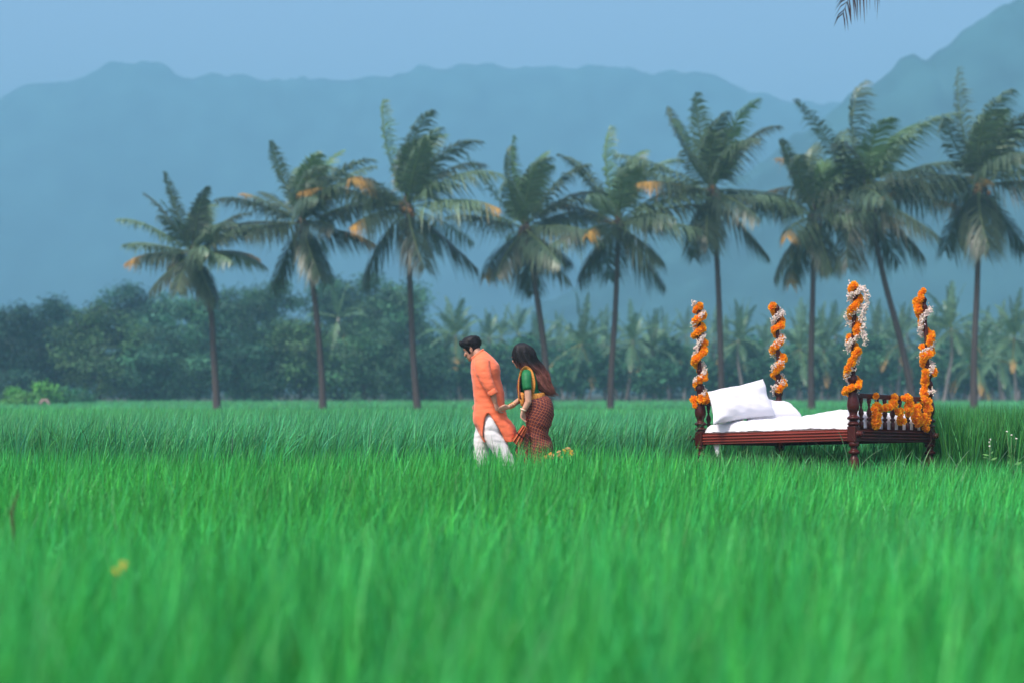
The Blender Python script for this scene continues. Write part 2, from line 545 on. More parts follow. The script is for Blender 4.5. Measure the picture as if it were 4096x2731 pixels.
def frond_mesh(name, az, e0, L, grav, wind, leaf, n, rng, wid=.055, dry=0.0, tone=(1, 1, 1), hang=.42, steps=18, gq=2.6, twist=0.0):
    d = np.array([math.cos(e0) * math.cos(az), math.cos(e0) * math.sin(az), math.sin(e0)])
    wind = np.asarray(wind, float)
    pts, tan = [np.zeros(3)], [d.copy()]
    ds = 1.0 / steps
    for i in range(steps):
        t = (i + 1) * ds
        d = d + (np.array([0, 0, -1]) * grav * (.12 + gq * t * t) + wind * (.25 + t)) * ds * 1.5
        d = d / np.linalg.norm(d)
        pts.append(pts[-1] + d * L * ds)
        tan.append(d.copy())
    pts, tan = np.array(pts), np.array(tan)
    tt = np.linspace(0, 1, steps + 1)
    # leaflets
    ti = np.repeat(np.linspace(.13, .995, n), 2) + rng.normal(0, .004, 2 * n)
    ti = ti.clip(.1, 1)
    sg = np.tile([1.0, -1.0], n)
    pp = np.stack([np.interp(ti, tt, pts[:, k]) for k in range(3)], 1)
    T = nrm(np.stack([np.interp(ti, tt, tan[:, k]) for k in range(3)], 1))
    up = np.array([0, 0, 1.0]) - T * T[:, 2:3]
    inw = np.array([-math.cos(az), -math.sin(az), 0.0])
    inw = inw - T * (T @ inw)[:, None]
    N = nrm(up + inw * .45 * np.maximum(0, T[:, 2:3]))
    S = np.cross(T, N)
    if twist:
        N, S = N * math.cos(twist) + S * math.sin(twist), S * math.cos(twist) - N * math.sin(twist)
    prof = np.sin(np.pi * (ti * .86 + .10)) ** .6 * (1 - .35 * ti)
    ln = leaf * prof * rng.uniform(.82, 1.1, 2 * n)
    D = nrm(S * sg[:, None] * .9 + T * (.35 + .55 * ti)[:, None] + N * rng.uniform(-.05, .35, (2 * n, 1)) + rng.normal(0, .06, (2 * n, 3)))
    G = np.array([0, 0, -1.0])
    h = hang * rng.uniform(.6, 1.3, (2 * n, 1))
    mid = pp + (D * .5 + G * h * .22 + wind * .10) * ln[:, None]
    tip = pp + (D * .92 + G * h * .95 + wind * .45) * ln[:, None]
    Wv = nrm(T - D * np.sum(T * D, 1, keepdims=True) + N * .3)
    w = wid * rng.uniform(.8, 1.2, (2 * n, 1)) * (.6 + .4 * prof[:, None])
    V = np.stack([pp - Wv * w * .35, pp + Wv * w * .35, mid - Wv * w * .5, mid + Wv * w * .5, tip], 1)
    tone = np.array(tone)
    base = tone * (1 + .16 * rng.normal(0, 1, (2 * n, 1)).clip(-1.6, 1.6))
    dr = np.clip((ti - (1 - dry * 1.15)) / .22, 0, 1)[:, None] * (dry > 0)
    dryc = np.array([9., 3.1, 1.0]) * rng.uniform(.55, 1.15, (2 * n, 1))
    c0 = base * (1 - dr) + dryc * dr
    tipc = c0 * np.array([1.2, 1.1, 1.0])
    C = np.stack([c0, c0, c0, c0, tipc], 1)
    b = np.arange(2 * n) * 5
    quads = np.stack([b, b + 1, b + 3, b + 2], 1)
    tris = np.stack([b + 2, b + 3, b + 4], 1)
    V, C = V.reshape(-1, 3), C.reshape(-1, 3)
    # midrib, triangular
    rr = (.045 * (1 - tt * .9) + .004) * (wid / .055) ** .5
    Sr = nrm(np.cross(tan, np.array([.13, .21, .97])))
    Nr = np.cross(Sr, tan)
    R = np.stack([pts + Sr * rr[:, None], pts - Sr * rr[:, None], pts + Nr * rr[:, None] * .9], 1).reshape(-1, 3)
    o = len(V)
    k = o + np.arange(steps) * 3
    rq = np.concatenate([np.stack([k + a, k + c, k + c + 3, k + a + 3], 1) for a, c in ((0, 1), (1, 2), (2, 0))])
    ribc = np.where(dry > .31, np.array([[4.6, 2.6, .8]]), np.array([[2.3, 2.0, 1.2]]) * (.6 + .4 * tone))
    V = np.concatenate([V, R])
    C = np.concatenate([C, np.repeat(ribc, len(R), 0)])
    return np_mesh(name, V, [quads, tris, rq], C, M_FROND)

def trunk_mesh(name, pts, r0, r1, off, flare=.5, rings=40, n=10, m=None):
    P4 = [Vector(p) for p in pts]
    # smooth curve through the points
    def cr(t):
        s = t * (len(P4) - 1)
        i = min(int(s), len(P4) - 2)
        u = s - i
        p0, p1, p2, p3 = P4[max(i - 1, 0)], P4[i], P4[i + 1], P4[min(i + 2, len(P4) - 1)]
        return .5 * ((2 * p1) + (p2 - p0) * u + (2 * p0 - 5 * p1 + 4 * p2 - p3) * u * u + (3 * p1 - p0 - 3 * p2 + p3) * u ** 3)
    mb = MB()
    c, r = [], []
    for i in range(rings + 1):
        t = i / rings
        c.append(cr(t))
        q = r0 + (r1 - r0) * t ** .8 + r0 * flare * math.exp(-t * 16)
        r.append(q * (1 + .05 * (i % 2) + random.uniform(-.03, .03)))
    mb.tube(c, r, n)
    return mb.mesh(name, m or M_PALMT, True, off)

WIND = np.array([.46, .05, .02])

def palm(base, path, crown, scale, label, seed, nuts=0, nf=24, dryp=.6, group='tall coconut palms along the field bank', lean=0):
    rng = np.random.default_rng(seed)
    random.seed(seed)
    root = tag(empty('coconut_palm', base), label, 'palm tree', group)
    b = Vector(base)
    link('trunk', trunk_mesh('trunk', [b - Vector((0, 0, .3))] + path + [crown], .19, .115, b), root)
    cl = crown - b
    # fibrous crown base
    mb = MB()
    for k in range(16):
        a = rng.uniform(0, 6.28)
        h = rng.uniform(.4, 1.1)
        p0 = Vector((.12 * math.cos(a), .12 * math.sin(a), .25))
        p1 = Vector((.3 * math.cos(a), .3 * math.sin(a), .05))
        p2 = Vector((.38 * math.cos(a), .38 * math.sin(a), -h))
        mb.tube([p0, p1, p2], [.07, .09, .02], 5, flat=[.03, .03, .01])
    mb.tube([(0, 0, -.45), (0, 0, .1), (0, 0, .5), (0, 0, 1.0)], [.13, .2, .17, .06], 9)
    fb = mb.build('fibre_sheath', M_FIBRE, root)
    fb.location = cl
    nf = int(rng.integers(21, 28))
    az0 = rng.uniform(0, 6.28)
    gust = rng.uniform(.6, 1.35)
    order = np.arange(nf)
    for i in order:
        u = i / (nf - 1)
        az = az0 + i * 2.39996 + rng.normal(0, .35)
        # young fronds stand up, old ones hang
        e = math.radians((82 - 106 * u if u < .88 else -48) + rng.normal(0, 9))
        L = scale * (4.1 + .9 * math.sin(math.pi * (u * .8 + .15))) * rng.uniform(.88, 1.1) * (.82 if u > .82 else (.66 + 1.9 * u if u < .17 else 1))
        g = (.66 - .40 * u) * rng.uniform(.7, 1.3)
        wv = WIND * gust * rng.uniform(.7, 1.4) * (1.15 - .6 * u)
        if u > .8:
            tone = rng.uniform(.6, 1.0) * np.array([1.05, 1.0, .9])
        elif u < .16:
            tone = rng.uniform(1.25, 1.7) * np.array([1.0, 1.15, .75])
        else:
            tone = rng.uniform(.5, 2.2) * np.array([1.0, 1.0, .95])
        dry = rng.uniform(.14, .34) if (.56 < u < .9 and abs(math.cos(az)) > .55 and rng.random() < dryp) else 0.0
        me = frond_mesh('frond', az, e, L, g, wv, scale * 1.5, 58, rng, wid=.085, dry=dry, tone=tone, hang=.35 + .75 * min(1, u * 1.5))
        f = link('frond', me, root)
        f.location = cl + Vector((.1 * math.cos(az), .1 * math.sin(az), .35 - .45 * u))
        if dry > .28:
            f['label'] = 'frond with a dried orange tip'
    for k in range(nuts):
        mb = MB()
        mb.ball((0, 0, 0), (.12, .12, .15), sub=2, jit=.04)
        a = rng.uniform(3.3, 6.1)
        c = mb.build('coconut', M_COCO, root)
        c.location = cl + Vector((.34 * math.cos(a) + rng.normal(0, .08), .34 * math.sin(a), -.15 + rng.normal(0, .14)))
    return root

def bp(x, y, Y=PALM_Y):
    p = Q(x, y, Y)
    return p

PALMS = [
    # base x, Y, trunk way points (x, y), crown (x, y), scale, nuts, label
    (500, 71.4, [(492, 830), (482, 700)], (446, 584), .77, 0, 'shortest tall coconut palm, leftmost of the row, with drooping orange-tipped fronds'),
    (742, 72.0, [(738, 850), (722, 680)], (695, 515), .98, 0, 'leaning coconut palm with a pale trunk, second from the left end of the row'),
    (961, 72.0, [(950, 830), (942, 660)], (935, 478), 1.15, 6, 'coconut palm with small tan nuts in its crown, just left of the man in orange'),
    (1264, 72.4, [(1250, 800), (1228, 650)], (1207, 528), 1.0, 0, 'coconut palm with a bright green spear of young fronds, rising behind the woman'),
    (1402, 72.0, [(1404, 860), (1414, 700)], (1421, 515), 1.0, 0, 'coconut palm standing alone in the gap between the woman and the bed'),
    (1658, 72.3, [(1655, 800), (1648, 620)], (1637, 440), 1.06, 2, 'straight coconut palm with orange hanging fronds above the pillow end of the bed'),
    (1864, 72.8, [(1863, 830), (1867, 670)], (1871, 500), .96, 0, 'coconut palm half hidden by a taller crown, over the middle of the bed'),
    (2106, 71.8, [(2070, 790), (2028, 630)], (1991, 445), 1.2, 0, 'strongly leaning coconut palm with the widest crown, over the foot of the bed'),
    (2237, 71.6, [(2237, 830), (2245, 640)], (2250, 425), 1.18, 8, 'tallest coconut palm at the right edge, with a cluster of hanging nuts'),
]
for i, (bx, Y, way, cr, s, nuts, lab) in enumerate(PALMS):
    b = Q(bx, 940, Y)
    b.z = float(ground(b.x, b.y))
    palm(tuple(b), [Q(x, y, Y) for x, y in way], Q(cr[0], cr[1], Y), s, lab, 40 + i, nuts)

# palm standing outside the frame to the right: only the tip of one hanging dry frond reaches into view
rng = np.random.default_rng(5)
me = frond_mesh('frond', math.pi + .05, math.radians(14), 5.7, 1.25, (0, 0, 0), 1.0, 60, rng, wid=.03, hang=.8, twist=1.45)
tipv = Vector(me.vertices[len(me.vertices) - 1].co)
pc = Q(1934, 34, 21.8) - tipv
pb = Vector((pc.x + .4, pc.y - .2, float(ground(pc.x + .4, pc.y - .2))))
root = tag(empty('coconut_palm', pb), 'dark reddish brown dry frond tip hanging into view from above the palm row', 'palm tree')
link('trunk', trunk_mesh('trunk', [pb - Vector((0, 0, .3)), pb + Vector((.1, .1, 4)), pc], .19, .12, pb), root)
M_DRY = mat('dry palm leaflets', (.055, .022, .014), .6, .3, 6, attr=True, transl=.2)
me.materials[0] = M_DRY
c = me.color_attributes['col']
c.data.foreach_set('color', np.ones(len(me.vertices) * 4, np.float32))
f = link('frond', me, root)
f.location = pc - pb
f['label'] = 'dry dark brown frond hanging down'
print('NEARPALM', pc, (pb.x / pb.y * F + CX))
for k in range(9):
    az = -1.0 + k * .32
    f = link('frond', frond_mesh('frond', az, math.radians(55 - 12 * (k % 4)), 4.6, .8, WIND, .9, 40, rng), root)
    f.location = pc - pb

# ------------------------------------------------------------------ broad-leaved trees
def leaf_cloud(blobs, ncl, per, size, spread, rng, upb=.35, tone=(1, 1, 1), pale=0.0):
    """leaf-sized quads in clumps over and inside a set of ellipsoidal masses"""
    w = np.array([b[1][0] * b[1][2] for b in blobs])
    idx = rng.choice(len(blobs), ncl, p=w / w.sum())
    c = np.array([b[0] for b in blobs])[idx]
    r = np.array([b[1] for b in blobs])[idx]
    d = rng.normal(0, 1, (ncl, 3))
    d[:, 2] += upb
    d = nrm(d)
    rad = rng.uniform(.25, 1.0, (ncl, 1)) ** .38
    cc = c + d * r * rad
    ctone = (np.array(tone) * (1 + .40 * rng.normal(0, 1, (ncl, 1)).clip(-1.8, 2.2))) * (1 + rng.normal(0, .06, (ncl, 3)))
    n = ncl * per
    L = np.repeat(cc, per, 0) + rng.normal(0, 1, (n, 3)) * spread * np.array([1, 1, .65])
    out = np.repeat(d, per, 0)
    nn = nrm(out * .55 + rng.normal(0, .55, (n, 3)) + np.array([0, 0, .45]))
    a = nrm(np.cross(nn, rng.normal(0, 1, (n, 3))))
    b = np.cross(nn, a)
    s = size * rng.uniform(.6, 1.3, (n, 1))
    V = np.stack([L - a * s, L + b * s * .55 + nn * s * .12, L + a * s, L - b * s * .55 + nn * s * .12], 1).reshape(-1, 3)
    col = np.repeat(ctone, per, 0) * (1 + .14 * rng.normal(0, 1, (n, 1)).clip(-2, 2))
    if pale:
        k = rng.random(n) < pale
        col[k] = col[k] * np.array([2.6, 2.2, 2.4])  # scattered leaves coloured lighter to stand for glints of light
    C = np.repeat(np.clip(col, .2, 6), 4, 0)
    return V, np.arange(n * 4).reshape(-1, 4), C

def tree(name, base, H, R, label, seed, cat='tree', group=None, low=.15, ncl=150, per=34, size=.26, tone=(1, 1, 1), pale=0.0, nb=11, trunk_r=.16, spread=.5, lean=0.0):
    rng = np.random.default_rng(seed)
    random.seed(seed)
    root = tag(empty(name, base), label, cat, group)
    blobs = []
    for k in range(nb):
        t = (k + .5) / nb
        a = k * 2.4 + rng.uniform(-.4, .4)
        zz = H * (low + (1 - low) * (.12 + .76 * t))
        rr = R * (.62 * math.sin(math.pi * (.18 + .74 * t)) ** .8) * rng.uniform(.55, 1.05)
        br = R * rng.uniform(.36, .52)
        blobs.append((np.array([rr * math.cos(a) + lean * t, rr * math.sin(a), min(zz, H - br * .7)]), np.array([br, br, br * rng.uniform(.65, .85)])))
    blobs.append((np.array([lean, 0, H - R * .35]), np.array([R * .4, R * .4, R * .33])))
    V, q, C = leaf_cloud(blobs, ncl, per, size, spread, rng, tone=tone, pale=pale)
    link('crown', np_mesh('crown', V, [q], C, M_LEAF), root)
    mb = MB()
    top = Vector((lean * .6, 0, H * .72))
    tr = [Vector((0, 0, -.4)), Vector((rng.normal(0, .1), 0, H * .22)), Vector((lean * .3 + rng.normal(0, .2), rng.normal(0, .2), H * .48)), top]
    mb.tube(tr, [trunk_r * 1.35, trunk_r, trunk_r * .75, trunk_r * .3], 8)
    for c, r in blobs[::2]:
        e = Vector(c)
        s = Vector((lean * .3, 0, max(H * .2, min(c[2] * .6, H * .5))))
        mb.tube([s, (s + e) / 2 + Vector((0, 0, -.1 * R)), e], [trunk_r * .5, trunk_r * .35, trunk_r * .12], 5)
    mb.build('trunk', M_BARK, root)
    return root

def gz(x, y):
    return float(ground(x, y))

def tree_at(name, px, ptop, Y, R, label, seed, **kw):
    b = Q(px, 917, Y)
    z = gz(b.x, Y)
    H = E + (HZ - ptop * KQ) / F * Y - z
    return tree(name, (b.x, Y, z), H, R, label, seed, **kw)

GT = (1.0, 1.0, 1.0)
LEFT = [
    # px, top, Y, R, tone, pale, low, label
    (-60, 700, 136, 5.0, (.7, .85, .85), .02, .06, 'dark tree whose crown is cut by the left edge of the picture'),
    (40, 712, 131, 4.6, (.5, .65, .75), .03, .05, 'dark bushy tree with ragged top at the left edge of the picture'),
    (128, 690, 138, 4.4, (.45, .65, .8), .02, .1, 'dark bluish tree standing behind the leftmost bushes'),
    (228, 706, 129, 5.0, (1.45, 1.3, .95), .0, .03, 'big rounded olive green tree, its foliage reaching the field, left of the leftmost tall palm'),
    (300, 662, 150, 5.2, (.5, .7, .8), .0, .1, 'tall dark tree whose crown shows over the rounded olive tree'),
    (385, 672, 140, 4.8, (1.0, 1.25, 1.35), .12, .05, 'tree with glinting pale leaves just left of the leftmost palm trunk'),
    (455, 690, 133, 4.2, (.8, 1.0, 1.0), .06, .05, 'dense green tree standing behind the leftmost palm trunk'),
    (545, 668, 145, 5.0, (.85, 1.0, 1.05), .06, .08, 'tall tree with glossy leaves between the two leftmost palm trunks'),
    (622, 645, 141, 4.6, (.95, 1.05, 1.0), .04, .08, 'tall tree with a pointed clumpy crown left of the pale palm trunk'),
    (690, 745, 130, 4.0, (1.6, 1.45, 1.0), .0, .1, 'lower olive tree with a forked trunk left of the second palm trunk'),
    (770, 642, 150, 5.6, (.9, 1.05, 1.0), .02, .08, 'broad tall tree behind the second palm trunk, a lone palm in front of it'),
    (860, 632, 147, 5.4, (1.25, 1.3, 1.15), .02, .06, 'highest broad tree of the left wood, behind the third palm trunk'),
    (930, 652, 142, 5.0, (.95, 1.05, 1.0), .02, .03, 'big tree closing the right end of the left wood'),
    (838, 772, 129, 3.8, (1.0, 1.0, .9), .0, .02, 'lower bushy tree at the foot of the highest tree'),
    (580, 800, 128, 3.6, (.5, .75, .75), .0, .0, 'low dark bushy tree at the field edge between the first two palms'),
    (338, 800, 128, 3.4, (.75, .95, .95), .0, .0, 'low bluish tree at the field edge right of the rounded olive tree'),
    (975, 800, 133, 3.4, (.8, .95, .95), .0, .0, 'low bush-like tree under the right end of the left wood'),
]
for i, (px, tp, Y, R, tone, pale, low, lab) in enumerate(LEFT):
    tree_at('broadleaf_tree', px, tp, Y, R, lab, 200 + i, tone=tone, pale=pale, low=low, ncl=int(17 * R * R ** .35), per=90, size=.17, spread=.55,
            group='broad-leaved trees of the left wood')

# low bushes at the left corner of the field
for i, (px, tp, Y, R, tone, lab) in enumerate([
        (28, 893, 96, .9, (2.0, 2.5, 1.0), 'small bright round bush at the very left edge of the rice'),
        (100, 878, 100, 1.3, (2.4, 2.9, 1.1), 'bright lime green creeper-covered bush at the left corner of the field'),
        (62, 906, 95, .8, (2.2, 2.6, 1.2), 'low light green bush between two rounder ones, left corner'),
        (138, 890, 104, 1.2, (1.3, 1.8, 1.2), 'mid green shrub beside the lime green creeper bush'),
        (178, 893, 112, 1.6, (.9, 1.3, 1.1), 'dull green shrub under the rounded olive tree')]):
    b = Q(px, 917, Y)
    z = E + (HZ - 935 * KQ) / F * Y
    z = min(gz(b.x, Y), z)
    H = E + (HZ - tp * KQ) / F * Y - z
    tree('bush', (b.x, Y, z), H, R, lab, 300 + i, cat='bush', group='bushes at the left corner of the field', tone=tone, low=.0, ncl=60, per=26, size=.12, nb=7,
         trunk_r=.05, spread=.22)

# a curled dry leaf lying on the bank by those bushes
b = Q(102, 925, 94)
mb = MB()
for s in (-1, 1):
    pts = [(s * .36 * t, .05 * t, .30 * (1 - t * t) - .12 + .05 * math.sin(5 * t)) for t in np.linspace(0, 1, 9)]
    mb.tube(pts, [.05 + .06 * math.sin(math.pi * t) * (1 - .5 * t) for t in np.linspace(0, 1, 9)], 7, flat=.03, fdir=(0, 0, 1))
o = mb.build('dry_palm_leaf', mat('bleached leaf', (.42, .30, .27), .8, .25, 4), None)
o.location = (b.x, b.y, b.z)
tag(o, 'curled pinkish dry palm leaf lying beside the bushes at the left corner', 'dry leaf')

# ------------------------------------------------------------------ plantation palms far on the right
rngp = np.random.default_rng(77)
VAR = []
for e0 in (84, 70, 55, 38, 20, 2, -18, -38, -60):
    for v in range(2):
        tone = rngp.uniform(1.2, 2.1) * np.array([.95, 1.15, .95])  # frond colour lightened so the crowns look hazed
        VAR.append((e0, frond_mesh('frond', 0, math.radians(e0 + rngp.normal(0, 4)), 4.2, .3 + .55 * min(1, (84 - e0) / 70), (0, 0, 0), .95, 24, rngp,
                                   wid=.13, dry=(rngp.uniform(.2, .5) if e0 < -10 and v else 0), tone=tone, steps=10)))
M_FARTRUNK = mat('pale grey palm bark', (.24, .21, .19), .9, .3, 5)  # lighter bark colour for the far trunks
TR = []
for k in range(4):
    random.seed(k)
    q = (-.6, .3, .8, -.2)[k]
    TR.append((trunk_mesh('trunk', [(0, 0, -.3), (q * .5, 0, 3), (q, .1, 6), (q * .9, .1, 9)], .17, .11, (0, 0, 0), rings=14, n=7, m=M_FARTRUNK), q * .9))

def far_palm(px, ptop, Y, label, seed, group='hazy coconut palms of the far plantation', nf=17):
    rng = np.random.default_rng(seed)
    b = Q(px, 917, Y)
    z = gz(b.x, Y)
    Htop = E + (HZ - ptop * KQ) / F * Y - z
    sc = rng.uniform(.82, 1.05)
    Hc = Htop - 3.5 * sc
    root = tag(empty('coconut_palm', (b.x, Y, z)), label, 'palm tree', group)
    tm, tx = TR[seed % 4]
    t = link('trunk', tm, root)
    t.scale = (1, 1, Hc / 9)
    for k in range(nf):
        u = k / (nf - 1)
        want = 85 - 140 * u + rng.normal(0, 7)
        c = sorted(VAR, key=lambda v: abs(v[0] - want))[:3]
        f = link('frond', c[rng.integers(0, 3)][1], root)
        f.location = (tx, .1, Hc + .2 - .4 * u)
        f.rotation_euler = (0, 0, k * 2.4 + rng.normal(0, .25))
        s = sc * rng.uniform(.85, 1.12)
        f.scale = (s, s, s)
    return root

# the clearest ones are described singly, the rest share the label of their stretch
FAR = [(1060, 690, 137, 'hazy plantation palm standing tallest just right of the left wood, behind the man'),
       (1330, 700, 136, 'hazy plantation palm with a pale trunk, between the woman and the lone tall palm'),
       (1436, 712, 138, 'hazy plantation palm with a bright slim trunk just right of the lone tall palm'),
       (1503, 728, 140, 'hazy plantation palm with a thin trunk midway between the lone tall palm and the bed'),
       (1710, 712, 137, 'hazy plantation palm seen between the two left posts of the bed'),
       (1832, 716, 138, 'hazy plantation palm over the middle of the mattress'),
       (2165, 668, 118, 'nearer dark plantation palm with big drooping fronds right of the bed'),
       (2335, 690, 120, 'nearer plantation palm at the right edge of the picture'),
       (1905, 720, 140, 'hazy plantation palm just left of the tall garlanded front post'),
       (2060, 712, 139, 'hazy plantation palm seen between the two right posts of the bed'),
       (2222, 745, 128, 'short plantation palm behind the trunk of the tallest palm'),
       (2300, 735, 134, 'mid-sized plantation palm just right of the tallest palm trunk'),
       (790, 655, 131, 'small wind-bent palm growing in front of the left wood')]
for i, (px, tp, Y, lab) in enumerate(FAR):
    far_palm(px, tp, Y, lab, 500 + i, group=('palms near the wood' if px == 790 else 'hazy coconut palms of the far plantation'), nf=(9 if px == 790 else 19))
MARKS = [(0, 'left wood'), (1085, 'the man'), (1228, 'the woman'), (1405, 'the lone palm'), (1603, 'left front post'), (1770, 'left back post'),
         (1968, 'tall front post'), (2130, 'right back post'), (2240, 'the tallest palm'), (2352, 'the right edge')]
ORD = ['first', 'second', 'third', 'fourth', 'fifth', 'sixth', 'seventh', 'eighth', 'ninth', 'tenth', 'eleventh', 'twelfth']

def placed(xs, what):
    """one label each: order from the left between two things one can find"""
    out, cnt = [], {}
    for x in xs:
        k = max(i for i, m in enumerate(MARKS) if m[0] <= x)
        cnt[k] = cnt.get(k, -1) + 1
        out.append('%s %s from left between %s and %s' % (ORD[cnt[k]], what, MARKS[k][1], MARKS[min(k + 1, len(MARKS) - 1)][1]))
    return out

rngp = np.random.default_rng(31)
xs_ = [float(x) for x in np.sort(np.linspace(1035, 2346, 42) + rngp.uniform(-12, 4, 42))]
for i, (px, lab) in enumerate(zip(xs_, placed(xs_, 'blue-hazed back-row palm'))):
    far_palm(px, rngp.uniform(702, 748), rngp.uniform(142, 185), lab, 600 + i, nf=15)
# undergrowth trees between the plantation palms
xs_ = [float(x) for x in np.sort(np.linspace(1010, 2345, 33) + rngp.uniform(-12, 6, 33))]
for i, (px, lab) in enumerate(zip(xs_, placed(xs_, 'small plantation tree'))):
    tree_at('plantation_tree', px, rngp.uniform(770, 838), rngp.uniform(134, 158), rngp.uniform(1.9, 2.7), lab, 700 + i,
            group='small trees under the plantation palms', tone=(.8, 1.15, 1.0), low=.28, ncl=60, per=34, size=.24, nb=8, trunk_r=.09, spread=.5)
# the wood far behind closes the gaps between the trunks
V, q, C = leaf_cloud([(np.array([x, 205 + 6 * math.sin(x), rngp.uniform(1.5, 5.5)]), np.array([6.5, 5, rngp.uniform(3.5, 5.5)])) for x in np.arange(-110, 125, 5.0)],
                     1500, 24, .55, 1.1, rngp, tone=(.7, .95, .95))
o = link('far_wood', np_mesh('far_wood', V, [q], C, M_LEAF))
tag(o, 'dark far wood closing the view behind the plantation trunks', 'wood', kind='stuff')
# ------------------------------------------------------------------ the bed
M_WOOD = mat('dark polished wood', (.052, .0085, .007), .33, .35, 5, .12, 30, stretch=(1, 1, .25), spec=.2)
M_WOODR = mat('red polished rail', (.17, .030, .020), .30, .35, 4, .10, 30, stretch=(.2, .2, 1), spec=.3)
M_LINEN = mat('white linen', (.66, .66, .70), .9, bump=.3, bscale=9, sheen=.2)
M_MARI = mat('marigold petals', (1.0, .46, .012), .75, attr=True, transl=.42, spec=.2, orand=.10)
M_JAS = mat('jasmine buds', (.82, .74, .68), .6, attr=True, transl=.2)
M_THREAD = mat('garland thread', (.6, .5, .35), .8)

LB, WB = 2.17, 1.646
ex = Vector((.695 * LB, -.719 * LB, .103)).normalized()
ey = Vector((.719 * WB, .695 * WB, -.059))
ey = (ey - ex * ey.dot(ex)).normalized()
ez = ex.cross(ey)
BO = Vector((3.83, 15.90, .50))
BM = Matrix(((ex.x, ey.x, ez.x, BO.x), (ex.y, ey.y, ez.y, BO.y), (ex.z, ey.z, ez.z, BO.z), (0, 0, 0, 1)))
BMI = BM.inverted()
bed = tag(empty('four_poster_bed', mw=BM), 'carved dark wood four-poster bed with white bedding standing in the rice field', 'bed')

def to_bed(px, py, lx=None, ly=None, lz=None):
    """where the sight line through a photo pixel meets a plane of the bed (local x, y or z given)"""
    o = BMI @ Vector((0, 0, E))
    d = (BMI.to_3x3() @ Vector(((px - CX) / F, 1, (HZ - py) / F)))
    k, v = (0, lx) if lx is not None else ((1, ly) if ly is not None else (2, lz))
    t = (v - o[k]) / d[k]
    return o + d * t

def BZ(zx, zy, **k):        # pixel of the 2254-wide bed enlargement
    return to_bed(2700 + zx / 1.96, 1080 + zy / 1.96, **k)

POST = {'rf': (0, 0), 'lf': (-LB, 0), 'br': (0, WB), 'bl': (-LB, WB)}
PLEAN = {'rf': (.07, 0), 'lf': (0.0, 0), 'br': (-.03, .0), 'bl': (0.0, 0)}

def smooth_prof(p, k=4):
    out = []
    for i in range(len(p) - 1):
        p0, p1, p2, p3 = p[max(i - 1, 0)], p[i], p[i + 1], p[min(i + 2, len(p) - 1)]
        for j in range(k):
            u = j / k
            out.append((p1[0] + (p2[0] - p1[0]) * u, max(.004, .5 * (2 * p1[1] + (p2[1] - p0[1]) * u + (2 * p0[1] - 5 * p1[1] + 4 * p2[1] - p3[1]) * u * u + (3 * p1[1] - p0[1] - 3 * p2[1] + p3[1]) * u ** 3))))
    out.append(p[-1])
    return out

LEG = [(-.06, .03), (.0, .042), (.06, .058), (.13, .064), (.19, .05), (.215, .036), (.235, .036), (.245, .06), (.27, .062), (.285, .042), (.315, .04), (.33, .056), (.36, .058), (.372, .05)]
TURN = [(.55, .048), (.565, .066), (.585, .066), (.60, .045), (.615, .045), (.63, .07), (.65, .07), (.668, .046), (.70, .046), (.74, .064), (.79, .069), (.84, .062),
        (.90, .05), (.93, .044), (.945, .054), (.965, .056), (.98, .042), (1.03, .038), (1.05, .052), (1.08, .056), (1.11, .05), (1.125, .036), (1.15, .036), (1.17, .05), (1.20, .052),
        (1.23, .04), (1.26, .03), (1.28, .036), (1.30, .036), (1.32, .024)]
POLE = [(1.315, .026), (1.36, .020), (1.50, .023), (1.75, .024), (1.86, .021), (1.88, .034), (1.90, .034), (1.915, .022), (1.97, .03), (2.0, .032), (2.02, .02), (2.06, .03), (2.075, .034), (2.11, .012), (2.12, .003)]
for key, (x, y) in POST.items():
    post = empty('bed_post')
    post.parent = bed
    post.location = (x, y, 0)
    mb = MB()
    mb.lathe(smooth_prof(LEG), 16)
    mb.build('leg', M_WOOD, post)
    mb = MB()
    mb.box((-.054, -.054, .370), (.054, .054, .552), bevel=.014)
    mb.build('corner_block', M_WOOD, post, smooth=False)
    mb = MB()
    mb.lathe(smooth_prof(TURN), 18)
    mb.build('turned_column', M_WOOD, post)
    mb = MB()
    n = 12
    pr = smooth_prof(POLE)
    lx, ly = PLEAN[key]
    top = {'rf': 1.0, 'lf': 1.018, 'br': 1.02, 'bl': 1.074}[key]
    rings = []
    for z, r in pr:
        zz = 1.315 + (z - 1.315) * (1 + (top - 1) * 2.1)
        t = (z - 1.3) / .8
        rings.append([(lx * t + r * math.cos(2 * math.pi * k / n), ly * t + r * math.sin(2 * math.pi * k / n), zz) for k in range(n)])
    mb.loft(rings)
    mb.build('pole', M_WOOD, post)
    # bolt cover sticking out of the block along the bed
    s = 1 if x == 0 else -1
    mb = MB()
    mb.lathe([(0, .012), (.095, .012), (.097, .04), (.112, .046), (.126, .038), (.13, .01)] if s < 0 else [(0, .04), (.012, .044), (.02, .03), (.03, .026), (.035, .036), (.05, .036), (.062, .02), (.066, .004)],
             14, base=(s * .052, 0, .46), axis=(s, 0, 0))
    mb.build('bolt_cover', M_WOOD, post)

